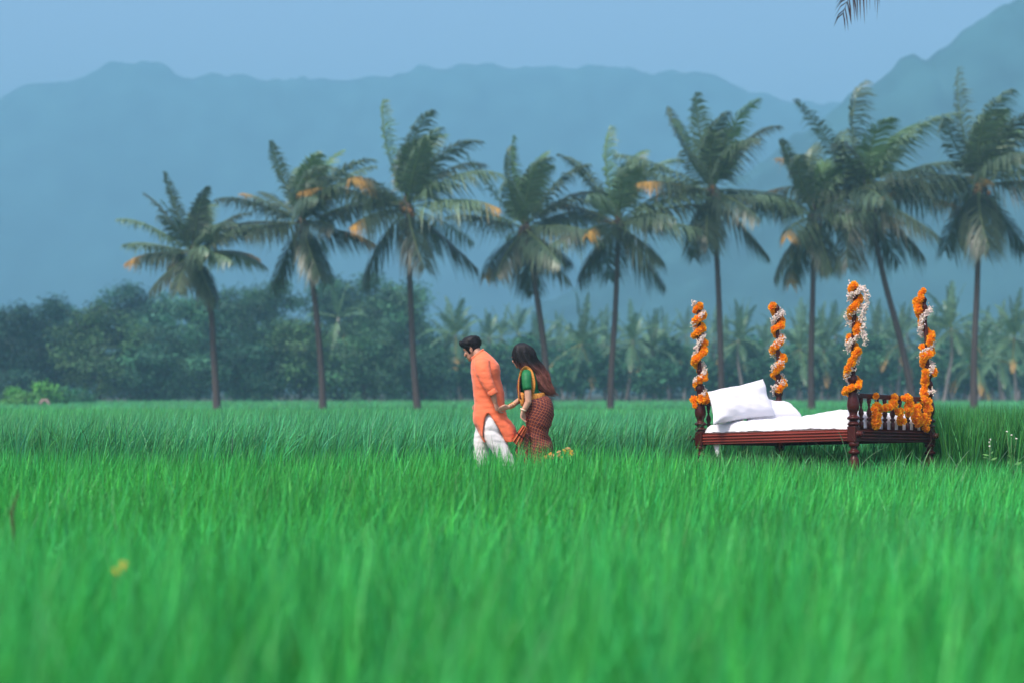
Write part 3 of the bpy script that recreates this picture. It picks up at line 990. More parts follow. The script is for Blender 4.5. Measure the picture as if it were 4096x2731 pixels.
def rail(name, a, b, out, z0, z1, th, m, reeds=3):
    """reeded rail from a to b (local xy), reeds on the side 'out'"""
    a, b, out = Vector((*a, 0)), Vector((*b, 0)), Vector((*out, 0))
    prof = [(-th, z0), (-th, z1), (0, z1), (.004, z1 - .004)]
    h = (z1 - z0 - .03) / reeds
    for k in range(reeds):
        zt = z1 - .015 - k * h
        prof += [(-.002, zt)] + [(.003 + .014 * math.sin(math.pi * j / 6), zt - h * .9 * j / 6) for j in range(1, 6)] + [(-.002, zt - h * .9)]
    prof += [(.004, z0 + .006), (0, z0)]
    mb = MB()
    mb.loft([[q + out * p[0] + Vector((0, 0, p[1])) for p in prof] for q in (a, (a * 2 + b) / 3, (a + b * 2) / 3, b)])
    return mb.build(name, m, bed, smooth=False)

rail('side_rail', (-LB + .05, -.02), (-.05, -.02), (0, -1), .388, .520, .05, M_WOODR)['label'] = 'front side rail with three polished red grooves'
rail('side_rail', (-LB + .05, WB + .02), (-.05, WB + .02), (0, 1), .388, .520, .05, M_WOODR)
rail('end_rail', (.02, .05), (.02, WB - .05), (1, 0), .385, .525, .05, M_WOOD)['label'] = 'foot end rail'
rail('end_rail', (-LB - .02, .05), (-LB - .02, WB - .05), (-1, 0), .385, .525, .05, M_WOOD)

BAL = [(.525, .026), (.60, .026), (.605, .018), (.62, .018), (.63, .03), (.645, .03), (.655, .016), (.672, .022), (.70, .032), (.73, .026), (.765, .012), (.785, .012), (.79, .02), (.80, .014), (.83, .024), (.87, .026)]
balm = None
for fx, ztop in ((0.0, .87), (-LB, .87)):
    for k in range(9):
        if balm is None:
            mb = MB()
            mb.lathe(BAL, 10)
            balm = mb.mesh('baluster', M_WOOD)
        o = link('baluster', balm, bed)
        o.location = (fx, .16 + k * (WB - .32) / 8, 0)
mb = MB()
mb.box((-.022, .045, .868), (.022, WB - .045, .925), bevel=.01)
mb.build('foot_board_top', M_WOOD, bed, smooth=False)
mb = MB()
mb.box((-LB - .024, .045, .868), (-LB + .024, WB - .045, .985), bevel=.01)
mb.build('head_board_top', M_WOOD, bed, smooth=False)

# slats under the mattress
for k in range(6):
    mb = MB()
    mb.box((-.09, .03, 0), (.09, WB - .03, .02))
    o = mb.build('bed_slat', M_WOOD, bed, smooth=False)
    o.location = (-.25 - k * (LB - .5) / 5, 0, .455)

def fold_noise(v, s=1.0):
    return noise.fractal(Vector(v) * s, .8, 2.1, 4)

# mattress under a white sheet
def soft_slab(x0, x1, y0, y1, z0, ztop, nx, ny, skirt, wr):
    V, Fq = [], []
    for j in range(ny + 1):
        for i in range(nx + 1):
            u, v = i / nx, j / ny
            cu, cv = (u - .5) * 2, (v - .5) * 2
            e = max(abs(cu) ** 9, abs(cv) ** 9)
            x, y = x0 + (x1 - x0) * u, y0 + (y1 - y0) * v
            h = ztop(x, y)
            w = fold_noise((x * 2.0, y * 3.4, .3), 1.2) * wr + abs(fold_noise((x * 5 + y * 3, y * 7 - x * 2, 2.0), .8)) * wr * .5
            z = z0 + (h - z0) * (1 - e) ** .45 + w * (1 - .2 * e)
            bul = skirt * e * (.6 + .8 * fold_noise((x * 6, y * 6, 5), .9))
            V.append((x + math.copysign(bul, cu) * (abs(cu) > abs(cv)), y + math.copysign(bul, cv) * (abs(cv) >= abs(cu)), z))
    n = nx + 1
    for j in range(ny):
        for i in range(nx):
            Fq.append((j * n + i, j * n + i + 1, (j + 1) * n + i + 1, (j + 1) * n + i))
    m = MB()
    m.add(V, Fq)
    bb = len(m.v)
    return m

def mtop(x, y):
    t = (x + LB) / LB
    return .655 + .03 * math.sin(3 * t + y) + .12 * max(0, min(1, (t - .45) / .4)) * (.6 + .4 * min(1, y / .8)) - .02 * t
mb = soft_slab(-LB + .07, -.045, .005, WB - .02, .525, mtop, 110, 80, .02, .028)
mb.build('white_sheet', M_LINEN, bed)
mb = MB()
mb.box((-LB + .08, .03, .50), (-.06, WB - .05, .60), bevel=.03)
mb.build('mattress', M_LINEN, bed)
# sheet corner hanging under the rail
mb = MB()
c0 = BZ(325, 1360, ly=.06)
pts = [c0 + Vector((0, 0, .05)), c0 + Vector((.0, 0, -.02)), c0 + Vector((.02, -.01, -.08)), c0 + Vector((.035, -.02, -.16))]
mb.tube(pts, [.05, .045, .035, .012], 8, flat=.02, fdir=(1, 0, 0))
mb.build('hanging_sheet_corner', M_LINEN, bed)

def pillow(name, cs, thick, label, n=26, seed=0):
    """cs: four world corners ll, lr, ur, ul"""
    cs = [Vector(c) for c in cs]
    ctr = sum(cs, Vector()) / 4
    nn = (cs[1] - cs[0]).cross(cs[3] - cs[0]).normalized()
    mb = MB()
    for sgn in (1, -1):
        V, Fq = [], []
        for j in range(n + 1):
            for i in range(n + 1):
                u, v = i / n, j / n
                # edges sag inwards between the corners
                a, b = 2 * u - 1, 2 * v - 1
                uu = .5 + .5 * a * (1 - .07 * (1 - b * b))
                vv = .5 + .5 * b * (1 - .09 * (1 - a * a))
                p = cs[0] * (1 - uu) * (1 - vv) + cs[1] * uu * (1 - vv) + cs[2] * uu * vv + cs[3] * (1 - uu) * vv
                h = ((1 - a ** 4) * (1 - b ** 4)) ** .55 * thick
                # creases running from the corners
                cr = (.45 - abs(noise.noise(Vector((u * 3.6 + v * 4.4 + seed, (u - v) * 1.0, .2)))) * 1.7) * .022 + fold_noise((u * 7 + seed, v * 5, .9), 1) * .007
                V.append(p + nn * sgn * (h + cr * min(1, h / thick * 1.6) + .001))
        m = n + 1
        for j in range(n):
            for i in range(n):
                q = (j * m + i, j * m + i + 1, (j + 1) * m + i + 1, (j + 1) * m + i)
                Fq.append(q if sgn > 0 else q[::-1])
        mb.add(V, Fq)
    o = mb.build(name, M_LINEN, None, off=ctr)
    o.location = ctr
    return tag(o, label, 'pillow')

def W(zx, zy, Y):
    return P(2700 + zx / 1.96, 1080 + zy / 1.96, Y)

pillow('pillow', [W(298, 1208, 17.05), W(790, 1140, 17.62), W(690, 852, 18.0), W(255, 952, 17.35)], .12,
       'plump white pillow propped on edge against the head of the bed')
pillow('pillow', [W(560, 1185, 17.45), W(1010, 1168, 17.85), W(905, 1085, 18.35), W(640, 1030, 18.1)], .13,
       'white pillow lying behind the propped one, its rounded end showing', seed=4)

# ------------------------------------------------------------------ garlands
MARI = []
for k in range(5):
    random.seed(60 + k)
    mb = MB()
    mb.ball((0, 0, 0), (.74, .74, .62), (.9, .55, 1), sub=1)
    npet = 84
    for q in range(npet):
        zz = 1 - 2 * (q + .5) / npet
        t = q * 2.39996 + random.uniform(-.25, .25)
        d = Vector((math.cos(t) * math.sqrt(1 - zz * zz), math.sin(t) * math.sqrt(1 - zz * zz), zz * .84))
        a = d.orthogonal().normalized()
        b = d.cross(a)
        w = random.uniform(0, 6.28)
        a, b = a * math.cos(w) + b * math.sin(w), b * math.cos(w) - a * math.sin(w)
        s_ = random.uniform(.26, .38)
        r0, r1 = .60, random.uniform(.92, 1.12)
        g = random.uniform(.75, 1.35)
        base, mid = (.95, .6 * g, 1), (1, 1.0 * g, 1)
        tip = d * r1 + a * random.uniform(-.14, .14)
        mb.add([d * r0 - b * s_ * .5, d * r0 + b * s_ * .5, tip + b * s_ * .62 + a * .06, tip + d * .05, tip - b * s_ * .62 - a * .04],
               [(0, 1, 2, 3, 4)], [base, base, mid, mid, mid])
    MARI.append(mb.mesh('marigold', M_MARI, smooth=False))

def garland(label, spots, seed, r=.045):
    random.seed(seed)
    root = tag(empty('marigold_garland', mw=BM @ Matrix.Translation(spots[0])), label, 'garland', 'marigold garlands on the bed')
    o0 = Vector(spots[0])
    for p in spots:
        o = link('marigold', random.choice(MARI), root)
        o.location = Vector(p) - o0
        s = r * random.uniform(.72, 1.22)
        o.scale = (s, s, s)
        o.rotation_euler = (random.uniform(0, 6), random.uniform(0, 6), random.uniform(0, 6))
    mb = MB()
    far = [Vector(p) - o0 for p in spots]
    mb.tube(far, .003, 4)
    mb.build('thread', M_THREAD, root)
    return root

def jasmine(label, path, seed, rad=.022, per=42):
    """string of small buds along a path (bed local)"""
    random.seed(seed)
    mb = MB()
    p = [Vector(q) for q in path]
    o0 = p[0]
    for i in range(len(p) - 1):
        L = (p[i + 1] - p[i]).length
        for k in range(max(1, int(L * per * 12))):
            c = p[i].lerp(p[i + 1], random.random()) + Vector((random.gauss(0, 1), random.gauss(0, 1), random.gauss(0, 1))) * rad * .75 - o0
            g = random.uniform(.8, 1.12)
            d = Vector((random.gauss(0, 1), random.gauss(0, 1), random.gauss(0, 1))).normalized()
            s = random.uniform(.011, .017)
            a, b = d.orthogonal().normalized() * s * .6, d.cross(d.orthogonal().normalized()) * s * .6
            mb.add([c - d * s, c + a, c + b, c - a, c - b, c + d * s * 1.5], [(0, 2, 1), (0, 3, 2), (0, 4, 3), (0, 1, 4), (5, 1, 2), (5, 2, 3), (5, 3, 4), (5, 4, 1)],
                   (g, g * random.uniform(.9, 1), g * random.uniform(.84, 1)))
    o = mb.build('jasmine_garland', M_JAS, smooth=False)
    o.matrix_world = BM @ Matrix.Translation(o0)
    return tag(o, label, 'garland', 'jasmine garlands on the bed')

def post_pts(key, zlist, rad, a0, pitch, jit=.008):
    x, y = POST[key]
    lx, ly = PLEAN[key]
    out = []
    for z in zlist:
        a = a0 + z / pitch * 2 * math.pi + .7 * math.sin(z * 8.3 + a0 * 3) + .4 * math.sin(z * 21 + a0)
        t = max(0, (z - 1.3) / .8)
        out.append(Vector((x + lx * t + rad * math.cos(a) + random.gauss(0, jit), y + ly * t + rad * math.sin(a) + random.gauss(0, jit), z)))
    return out

random.seed(3)
# right front post (nearest, tallest)
z = [2.12, 2.10, 2.08, 2.06, 2.03, 2.0, 1.98, 1.96, 1.93, 1.90, 1.87, 1.84, 1.81, 1.78, 1.74, 1.71, 1.68, 1.65, 1.62, 1.59]
garland('orange marigold garland winding round the tall front post at the foot of the bed',
        post_pts('rf', z, .055, 1.0, .33) + post_pts('rf', np.arange(1.55, .98, -.028), .07, 1.5, .36, .012) + post_pts('rf', np.arange(.985, .90, -.012), .085, 3.0, .13), 1, .046)
jasmine('white jasmine string wound thickly over the top of the tall front post', post_pts('rf', np.arange(2.14, 1.72, -.012), .065, 0, .17, .012) + post_pts('rf', np.arange(1.72, .92, -.02), .062, 2.2, .34, .004), 2, .024)
t0 = Vector((.07, 0, 0))
jasmine('loose jasmine string hanging free from the top of the tall front post', [BZ(1490, 150, ly=-.03), BZ(1510, 250, ly=-.03), BZ(1465, 360, ly=-.04), BZ(1475, 470, ly=-.04), BZ(1492, 585, ly=-.04)], 3, .024)
# left front post
garland('marigold garland wound round the front post at the pillow end of the bed',
        post_pts('lf', np.arange(2.10, 1.62, -.016), .048, .4, .15, .014) + post_pts('lf', np.arange(1.60, .92, -.028), .06, .9, .32, .012) + [Vector((-LB - .05, -.05, .94)), Vector((-LB + .06, -.06, .97)), Vector((-LB + .07, -.06, .93)), Vector((-LB - .03, -.06, .87))], 4, .048)
jasmine('jasmine string twisted through the marigolds of the front post at the pillow end', post_pts('lf', np.arange(2.15, .95, -.018), .06, 1.0, .34, .006), 5, .02)
# back left post
garland('marigold garland wound round the far post behind the pillows', post_pts('bl', np.arange(2.22, 1.10, -.022), .056, 3.4, .27, .012), 6, .050)
jasmine('jasmine string wound round the far post behind the pillows', post_pts('bl', np.arange(2.22, 1.05, -.016), .07, .2, .30, .008), 17, .026, 34)
# back right post
garland('marigold garland on the far foot post, a loose orange bunch leaning off its top',
        [Vector((-.10, WB - .02, 2.08)), Vector((-.07, WB, 2.13)), Vector((-.05, WB - .02, 2.18)), Vector((-.02, WB - .02, 2.21)), Vector((-.11, WB - .03, 2.03)), Vector((-.12, WB, 2.09)), Vector((-.06, WB, 2.06)), Vector((-.05, WB - .05, 2.11))] +
        post_pts('br', np.arange(2.02, 1.55, -.028), .060, 1.9, .6) + post_pts('br', np.arange(1.54, 1.22, -.024), .058, 0, .24) +
        [Vector((-.02 - .055 * math.sin(1.4 + zz * 2), WB - .085, zz)) for zz in np.arange(1.22, .62, -.036)], 8, .050)
jasmine('jasmine string wound round the far post at the foot of the bed', post_pts('br', np.arange(2.02, 1.16, -.016), .06, 2.4, .34, .005), 9, .022)
jasmine('short jasmine loop tied round the lower column of the far foot post', [Vector((.068 * math.cos(t), WB + .068 * math.sin(t), 1.0 + .012 * math.sin(2 * t))) for t in np.linspace(2.6, 6.4, 14)], 10, .022)
# foot board
FB = [(1575, 985), (1580, 1068), (1562, 1085), (1603, 1090), (1572, 1130), (1598, 1135), (1580, 1160), (1566, 1180), (1592, 1195), (1575, 1212)]
FB2 = [(1650, 1078), (1672, 1072), (1704, 1062), (1712, 1045), (1722, 998), (1748, 1108), (1770, 1098), (1768, 1130), (1762, 1160), (1775, 1182)]
FB3 = [(1795, 1003), (1822, 1000), (1842, 1008), (1845, 1040), (1836, 1060), (1818, 1090), (1838, 1100), (1828, 1122)]
FB4 = [(1898, 1075), (1890, 1105), (1905, 1120), (1928, 1135), (1885, 1145), (1950, 1150), (1978, 1135), (1912, 1160), (1940, 1172), (1968, 1180), (1890, 1180), (1988, 1170), (1925, 1192),
       (1905, 1212), (1955, 1200), (1968, 1240), (1975, 1100), (1985, 1085), (1972, 1060), (1980, 1030), (1955, 1015)]
for k, (S, lab) in enumerate(((FB, 'marigold strand hanging straight down on the foot board nearest the tall front post'), (FB2, 'marigold strand looped over the middle balusters of the foot board'),
                             (FB3, 'short marigold strand hooked over the foot board rail right of its middle'), (FB4, 'thick heap of marigolds at the far end of the foot board'))):
    g = garland(lab, [BZ(a, b, lx=.045 + .012 * random.random()) for a, b in S], 20 + k, .048)
# ------------------------------------------------------------------ the couple
def Zp(zx, zy, dy=0.0):
    """point seen at (zx, zy) in the 1568-px enlargement of the couple; the couple walks 16.5 m away, dy = offset in depth"""
    p = P(1750 + zx / 2.61333, 1280 + zy / 2.61333, 16.5)
    return Vector((p.x, p.y + dy, p.z))
S1 = 1 / 901.0                # metres per enlargement pixel

def attr_skin(name, base):
    return mat(name, base, .55, .12, 20, .1, 120, attr=True, sss=.12, spec=.35)
M_SKINM = attr_skin('skin of the man', (.42, .215, .145))
M_SKINW = attr_skin('skin of the woman', (.55, .31, .215))
M_HAIR = mat('black hair', (.011, .010, .013), .55, .3, 30, .3, 90, attr=True, spec=.3)
M_KURTA = mat('orange cotton kurta', (.96, .19, .075), .8, .08, 5, .8, 11, sheen=.25, transl=.1, stretch=(.6, .6, 1.6))
M_MUNDU = mat('white cotton mundu', (.72, .70, .70), .85, .04, 6, .4, 18, sheen=.2)
M_BLOUSE = mat('green silk blouse', (.010, .15, .05), .55, .1, 8, .35, 26, spec=.3)
M_GOLD = mat('gold bangle', (.75, .42, .12), .25, spec=.8)
M_GOLD.node_tree.nodes['Principled BSDF'].inputs['Metallic'].default_value = .9

def stripes(name, base, lines):
    """woven cloth: base colour crossed by stripes; lines = (axis 'u','v' or diagonal angle, pitch m, width share, colour)"""
    m = mat(name, base, .8, .12, 14, .3, 20, spec=.12)
    nt = m.node_tree
    N, L = nt.nodes, nt.links
    bs = N['Principled BSDF']
    cur = bs.inputs['Base Color'].links[0].from_socket
    uv = N.new('ShaderNodeUVMap')
    uv.uv_map = 'UVMap'
    nz = N.new('ShaderNodeTexNoise')
    nz.inputs['Scale'].default_value = 3.0
    nz.inputs['Detail'].default_value = 2
    tc = N.new('ShaderNodeTexCoord')
    L.new(tc.outputs['Object'], nz.inputs['Vector'])
    ws = N.new('ShaderNodeVectorMath')
    ws.operation = 'SCALE'
    ws.inputs['Scale'].default_value = .12
    L.new(nz.outputs['Color'], ws.inputs[0])
    ad = N.new('ShaderNodeVectorMath')
    L.new(uv.outputs[0], ad.inputs[0])
    L.new(ws.outputs[0], ad.inputs[1])
    for ang, pitch, share, colr in lines:
        dt = N.new('ShaderNodeVectorMath')
        dt.operation = 'DOT_PRODUCT'
        dt.inputs[1].default_value = (math.cos(ang) / pitch, math.sin(ang) / pitch, 0)
        L.new(ad.outputs[0], dt.inputs[0])
        fr = N.new('ShaderNodeMath')
        fr.operation = 'FRACT'
        L.new(dt.outputs['Value'], fr.inputs[0])
        lt = N.new('ShaderNodeMath')
        lt.operation = 'LESS_THAN'
        lt.inputs[1].default_value = share
        L.new(fr.outputs[0], lt.inputs[0])
        mx = N.new('ShaderNodeMix')
        mx.data_type = 'RGBA'
        L.new(lt.outputs[0], mx.inputs[0])
        L.new(cur, mx.inputs[6])
        mx.inputs[7].default_value = (*colr, 1)
        cur = mx.outputs[2]
    L.new(cur, bs.inputs['Base Color'])
    return m
A = math.radians
M_SAREE = stripes('maroon checked saree', (.075, .004, .007), [(A(24), .0115, .10, (.20, .13, .14)), (A(114), .0115, .10, (.20, .13, .14)), (A(24), .034, .075, (.60, .19, .07)), (A(114), .034, .075, (.60, .19, .07))])
M_BORDER = stripes('golden saree border', (.55, .22, .045), [(A(90), .030, .14, (.70, .36, .10)), (A(0), .05, .10, (.28, .07, .02))])
M_PLEAT = stripes('striped saree end', (.50, .10, .045), [(A(0), .05, .3, (.16, .012, .012)), (A(0), .021, .2, (.70, .26, .10)), (A(90), .16, .12, (.09, .01, .012))])

def ring(f, b, hw, y0=0.0, n=28, p=2.3, wave=0.0, wn=9, ph=0.0, wr=None):
    """tilted cross-section: f, b = front and back outline points in the enlargement, hw = half width in depth (m)"""
    F_, B_ = Zp(*f), Zp(*b)
    c, a = (F_ + B_) / 2, (B_ - F_) / 2
    out = []
    for k in range(n):
        t = 2 * math.pi * k / n
        ct, st = math.cos(t), math.sin(t)
        cx = math.copysign(abs(ct) ** (2 / p), ct)
        sy = math.copysign(abs(st) ** (2 / p), st)
        w = 1 + wave * math.sin(wn * t + ph)
        q = c + a * cx * w + Vector((0, y0 + hw * sy * w, 0))
        out.append(q)
    return out

def interp_rings(rs, k=3, wave=None, ampl=0.0, freq=22.0, seed=0.0, slant=.6, hold=False):
    """Catmull-Rom between rings, plus cloth folds"""
    out = []
    for i in range(len(rs) - 1):
        r0, r1, r2, r3 = rs[max(i - 1, 0)], rs[i], rs[i + 1], rs[min(i + 2, len(rs) - 1)]
        for j in range(k):
            u = j / k
            out.append([.5 * ((2 * b) + (c - a) * u + (2 * a - 5 * b + 4 * c - d) * u * u + (3 * b - a - 3 * c + d) * u ** 3) for a, b, c, d in zip(r0, r1, r2, r3)])
    out.append(list(rs[-1]))
    if ampl:
        for ri, r in enumerate(out):
            fade = min(1, (len(out) - 1 - ri) / (4 * k)) if hold else 1
            c = sum(r, Vector()) / len(r)
            for q in range(len(r)):
                d = (r[q] - c)
                d.z *= .3
                d = d.normalized()
                p = r[q]
                g = Vector((p.x * freq * .30 + seed, p.y * freq * .30, (p.z + p.x * slant) * freq))
                f = .55 - 1.9 * abs(noise.noise(g)) + .5 * noise.noise(g * 2.3 + Vector((3, 1, 7)))
                r[q] = p + d * ampl * f * fade
    return out

def remesh(mb, name, mat_, parent, off, voxel=.006, smooth_it=4, colfun=None):
    """fuse overlapping limbs into one continuous skin"""
    me = mb.mesh(name + '_src', None, True, off)
    o = link(name, me)
    md = o.modifiers.new('r', 'REMESH')
    md.mode = 'VOXEL'
    md.voxel_size = voxel
    md.use_smooth_shade = True
    ms = o.modifiers.new('s', 'SMOOTH')
    ms.factor = .5
    ms.iterations = smooth_it
    dg = bpy.context.evaluated_depsgraph_get()
    me2 = bpy.data.meshes.new_from_object(o.evaluated_get(dg))
    o.modifiers.clear()
    o.data = me2
    bpy.data.meshes.remove(me)
    me2.name = name
    for a in list(me2.color_attributes):
        me2.color_attributes.remove(a)
    n = len(me2.vertices)
    co = np.empty(n * 3, np.float32)
    me2.vertices.foreach_get('co', co)
    co = co.reshape(-1, 3) + np.array(off)
    col = np.ones((n, 4), np.float32)
    if colfun is not None:
        col[:, :3] = colfun(co)
    a = me2.color_attributes.new('col', 'FLOAT_COLOR', 'POINT')
    a.data.foreach_set('color', col.ravel())
    me2.polygons.foreach_set('use_smooth', np.ones(len(me2.polygons), dtype=bool))
    me2.materials.clear()
    me2.materials.append(mat_)
    o.parent = parent
    return o

# skull rings: height over the chin, front, back, half width (metres, head frame: x forward, z up)
SKULL = [(-.005, .072, .03, .022), (.008, .088, .01, .036), (.03, .094, -.02, .05), (.05, .096, -.045, .056), (.075, .094, -.07, .063), (.10, .093, -.088, .069), (.125, .090, -.098, .073),
         (.15, .095, -.103, .075), (.175, .092, -.102, .074), (.20, .078, -.09, .066), (.22, .05, -.068, .05), (.235, .0, -.03, .02)]

class Head:
    def __init__(s, chin, yaw, pitch, scale=1.0, female=False):
        """chin = world point under the skull axis; faces -X, yaw turns away from the viewer, pitch looks down"""
        f = Vector((-math.cos(yaw) * math.cos(pitch), math.sin(yaw) * math.cos(pitch), -math.sin(pitch)))
        side = Vector((math.sin(yaw), math.cos(yaw), 0))          # the far side
        up = side.cross(f).normalized()
        if up.z < 0:
            up = -up
        s.M = Matrix((f, side, up)).transposed()
        s.o, s.k, s.female = Vector(chin), scale, female

    def w(s, x, y, z):
        return s.o + s.M @ Vector((x, y, z)) * s.k

    def add(s, mb):
        n = 22
        rings = []
        for z, f, b, hw in SKULL:
            hw = hw * (.94 if s.female else 1)
            c, a = (f + b) / 2, (f - b) / 2
            rings.append([s.w(c + a * math.cos(t), hw * math.copysign(abs(math.sin(t)) ** .9, math.sin(t)), z) for t in [2 * math.pi * k / n for k in range(n)]])
        mb.loft(rings)
        # nose, lips, brow ridge, ears
        mb.tube([s.w(.088, 0, .130), s.w(.102, 0, .105), s.w(.116, 0, .083), s.w(.098, 0, .073)], [.008, .010, .013, .010], 8)
        for q in (-1, 1):
            mb.ball(s.w(.104, q * .012, .077), (.009 * s.k,) * 3, sub=1)
            mb.tube([s.w(.090, q * .012, .137), s.w(.088, q * .035, .141), s.w(.072, q * .055, .137)], [.007, .008, .006], 6)
            mb.ball(s.w(.0795, q * .033, .1245), (.0115 * s.k, .014 * s.k, .0085 * s.k), sub=2)
            mb.ball(s.w(.076, q * .042, .085), (.022 * s.k, .016 * s.k, .018 * s.k), sub=2)
            e = [s.w(-.012 + .018 * math.cos(t) - .012 * (math.sin(t) < 0) * 0, q * (.074 + .008 * (math.cos(t) < 0)), .098 + .031 * math.sin(t)) for t in [2 * math.pi * k / 12 for k in range(13)]]
            mb.tube(e, .0055, 6)
            mb.ball(s.w(-.010, q * .0735, .098), (.014 * s.k, .007 * s.k, .026 * s.k), sub=2, M=None)
        mb.tube([s.w(.090, -.022, .047), s.w(.101, 0, .050), s.w(.090, .022, .047)], [.004, .0075, .004], 6)
        mb.tube([s.w(.088, -.020, .038), s.w(.099, 0, .038), s.w(.088, .020, .038)], [.004, .0085, .004], 6)
        mb.ball(s.w(.082, 0, .012), (.016 * s.k,) * 3, sub=2)

    def face_parts(s, root, off, M_W, M_B):
        for q in (-1, 1):
            mb = MB()
            mb.ball(s.w(.0785, q * .033, .116), (.0105 * s.k, .012 * s.k, .007 * s.k), sub=2)
            ey_ = mb.build('eye', M_W, root, off=off)
            mb = MB()
            mb.ball(s.w(.0868, q * .033, .1125), (.0035 * s.k, .0055 * s.k, .005 * s.k), sub=1)
            mb.build('iris', M_B, ey_, off=off)
            mb = MB()
            mb.tube([s.w(.093, q * .014, .139), s.w(.0915, q * .034, .146), s.w(.076, q * .054, .141)], [.004, .0055, .003], 6)
            mb.build('eyebrow', M_B, root, off=off)
            mb = MB()
            mb.tube([s.w(.089, q * .021, .120), s.w(.0925, q * .033, .1225), s.w(.083, q * .046, .119)], [.002, .003, .002], 5)
            mb.build('eyelashes', M_B, root, off=off)

def hand(mb, wrist, knuckle, side, palm_n, curls, r=.0085, L=(.078, .086, .08, .064), thumb=(1, .3)):
    """palm from wrist to knuckles, four fingers bending towards palm_n, thumb leaving the side near the wrist"""
    wrist, knuckle, side, palm_n = Vector(wrist), Vector(knuckle), Vector(side).normalized(), Vector(palm_n).normalized()
    d = (knuckle - wrist)
    D = d.normalized()
    mb.tube([wrist - D * .03, wrist, wrist + d * .35, wrist + d * .7, knuckle + D * .004], [.026, .026, .034, .040, .038], 12, flat=[.021, .019, .017, .015, .012], fdir=side)
    for k in range(4):
        b = knuckle + side * (.030 - .020 * k) - D * (.006 * abs(k - 1.3))
        ang, p = 0.0, b - D * .02
        pts = [p, b]
        for j, sh in enumerate((.46, .31, .23)):
            ang += curls[k] * (.75, 1.0, .8)[j]
            v = D * math.cos(ang) + palm_n * math.sin(ang)
            pts.append(pts[-1] + v * L[k] * sh)
        mb.tube(pts, [r * 1.05, r * 1.08, r, r * .92, r * .75], 8)
    t0 = wrist + d * .22 + side * .024
    a = t0 + side * .022 * thumb[0] + D * .022
    b = a + side * .006 + D * .026 + palm_n * .012 * thumb[1]
    c = b + D * .020 - side * .006 + palm_n * .018 * thumb[1]
    mb.tube([t0 - D * .01, t0, a, b, c], [.014, .014, .0115, .0100, .0080], 8)

# ---------------- the man
MO = Vector((Zp(560, 0).x, 16.5, gz(Zp(560, 0).x, 16.5)))
man = tag(empty('person', MO), 'person in an orange kurta and white mundu walking ahead with bowed head', 'person', 'couple walking hand in hand')
HM = Head(Zp(402, 395, .02), A(22), A(24), 1.03)
mb = MB()
HM.add(mb)
mb.tube([HM.w(-.035, 0, .075), Zp(415, 345, .0), Zp(445, 420, .0)], [.058, .060, .075], 14)
sh = Zp(490, 470)
mb.loft(interp_rings([ring((385, 400), (480, 345), .08), ring((375, 470), (580, 420), .17), ring((372, 560), (630, 540), .19), ring((385, 700), (640, 690), .16), ring((395, 850), (660, 850), .16),
                      ring((400, 960), (670, 960), .17), ring((420, 1040), (650, 1050), .16)], 2))
# legs: near leg trails, far leg leads
gl = lambda p: gz(p.x, p.y) + .02
n_foot, f_foot = Zp(770, 1640, -.09), Zp(430, 1650, .09)
mb.tube([Zp(555, 1000, -.07), Zp(565, 1150, -.085), Zp(620, 1290, -.09), Zp(700, 1460, -.09), n_foot + Vector((0, 0, .05))], [.075, .075, .06, .055, .04], 12)
mb.tube([Zp(500, 1000, .09), Zp(470, 1150, .09), Zp(450, 1300, .09), Zp(445, 1480, .09), f_foot + Vector((0, 0, .05))], [.075, .075, .06, .055, .04], 12)
for ft, dz in ((n_foot, .03), (f_foot, 0)):
    g = gz(ft.x, ft.y)
    mb.tube([Vector((ft.x + .06, ft.y, g + .045 + dz)), Vector((ft.x, ft.y, g + .05 + dz)), Vector((ft.x - .09, ft.y, g + .035)), Vector((ft.x - .17, ft.y, g + .02))], [.034, .042, .045, .03], 10, flat=[.035, .045, .03, .018], fdir=(0, 1, 0))
# arms
mb.tube([Zp(480, 480, -.17), Zp(500, 560, -.235), Zp(548, 690, -.25), Zp(583, 775, -.245), Zp(606, 862, -.235)], [.062, .052, .043, .038, .027], 12)
hand(mb, Zp(606, 862, -.235), Zp(634, 935, -.225), (-.45, -.35, .5), (.75, .45, .25), (.55, .6, .65, .7), thumb=(.3, 1))
mb.tube([Zp(455, 450, .19), Zp(430, 580, .23), Zp(440, 720, .24), Zp(420, 850, .22)], [.062, .052, .04, .028], 12)
hand(mb, Zp(420, 850, .22), Zp(405, 935, .21), (-1, 0, -.2), (.1, -1, 0), (.3, .3, .35, .4))
remesh(mb, 'body', M_SKINM, man, MO, .0055, 3)
M_EYE = mat('eye white', (.75, .73, .70), .3)
HM.face_parts(man, MO, M_EYE, M_HAIR)

# hair: cap with a hairline, raised quiff and short tufts
def hair_cap(H, lowz, lift, n=44, m=16):
    mb = MB()
    rings = []
    zs = [r[0] for r in SKULL]
    for j in range(m + 1):
        r = []
        for k in range(n):
            t = 2 * math.pi * k / n
            z0 = lowz(t)
            z = z0 + (.236 - z0) * (j / m) ** .8
            f = np.interp(z, zs, [q[1] for q in SKULL])
            b = np.interp(z, zs, [q[2] for q in SKULL])
            hw = np.interp(z, zs, [q[3] for q in SKULL])
            e = lift(t, z) * (.35 + .65 * min(1, j / 3))
            c, a = (f + b) / 2, (f - b) / 2
            k2 = 1 + .1 * noise.noise(Vector((math.cos(t) * 9, math.sin(t) * 9, z * 60)))
            r.append(H.w(c + (a + e * k2) * math.cos(t), (hw + e * k2) * math.sin(t), z + e * .75 * (j / m)))
        rings.append(r)
    mb.loft(rings)
    return mb
def low_m(t):
    c = math.cos(t)                 # 1 = forehead, -1 = nape
    s = abs(math.sin(t))
    base = .172 if c > .55 else (.035 + .055 * (c + 1) if c < -.25 else .125)
    if -.05 < c < .22:
        base = .062                 # sideburn in front of the ear
    return base
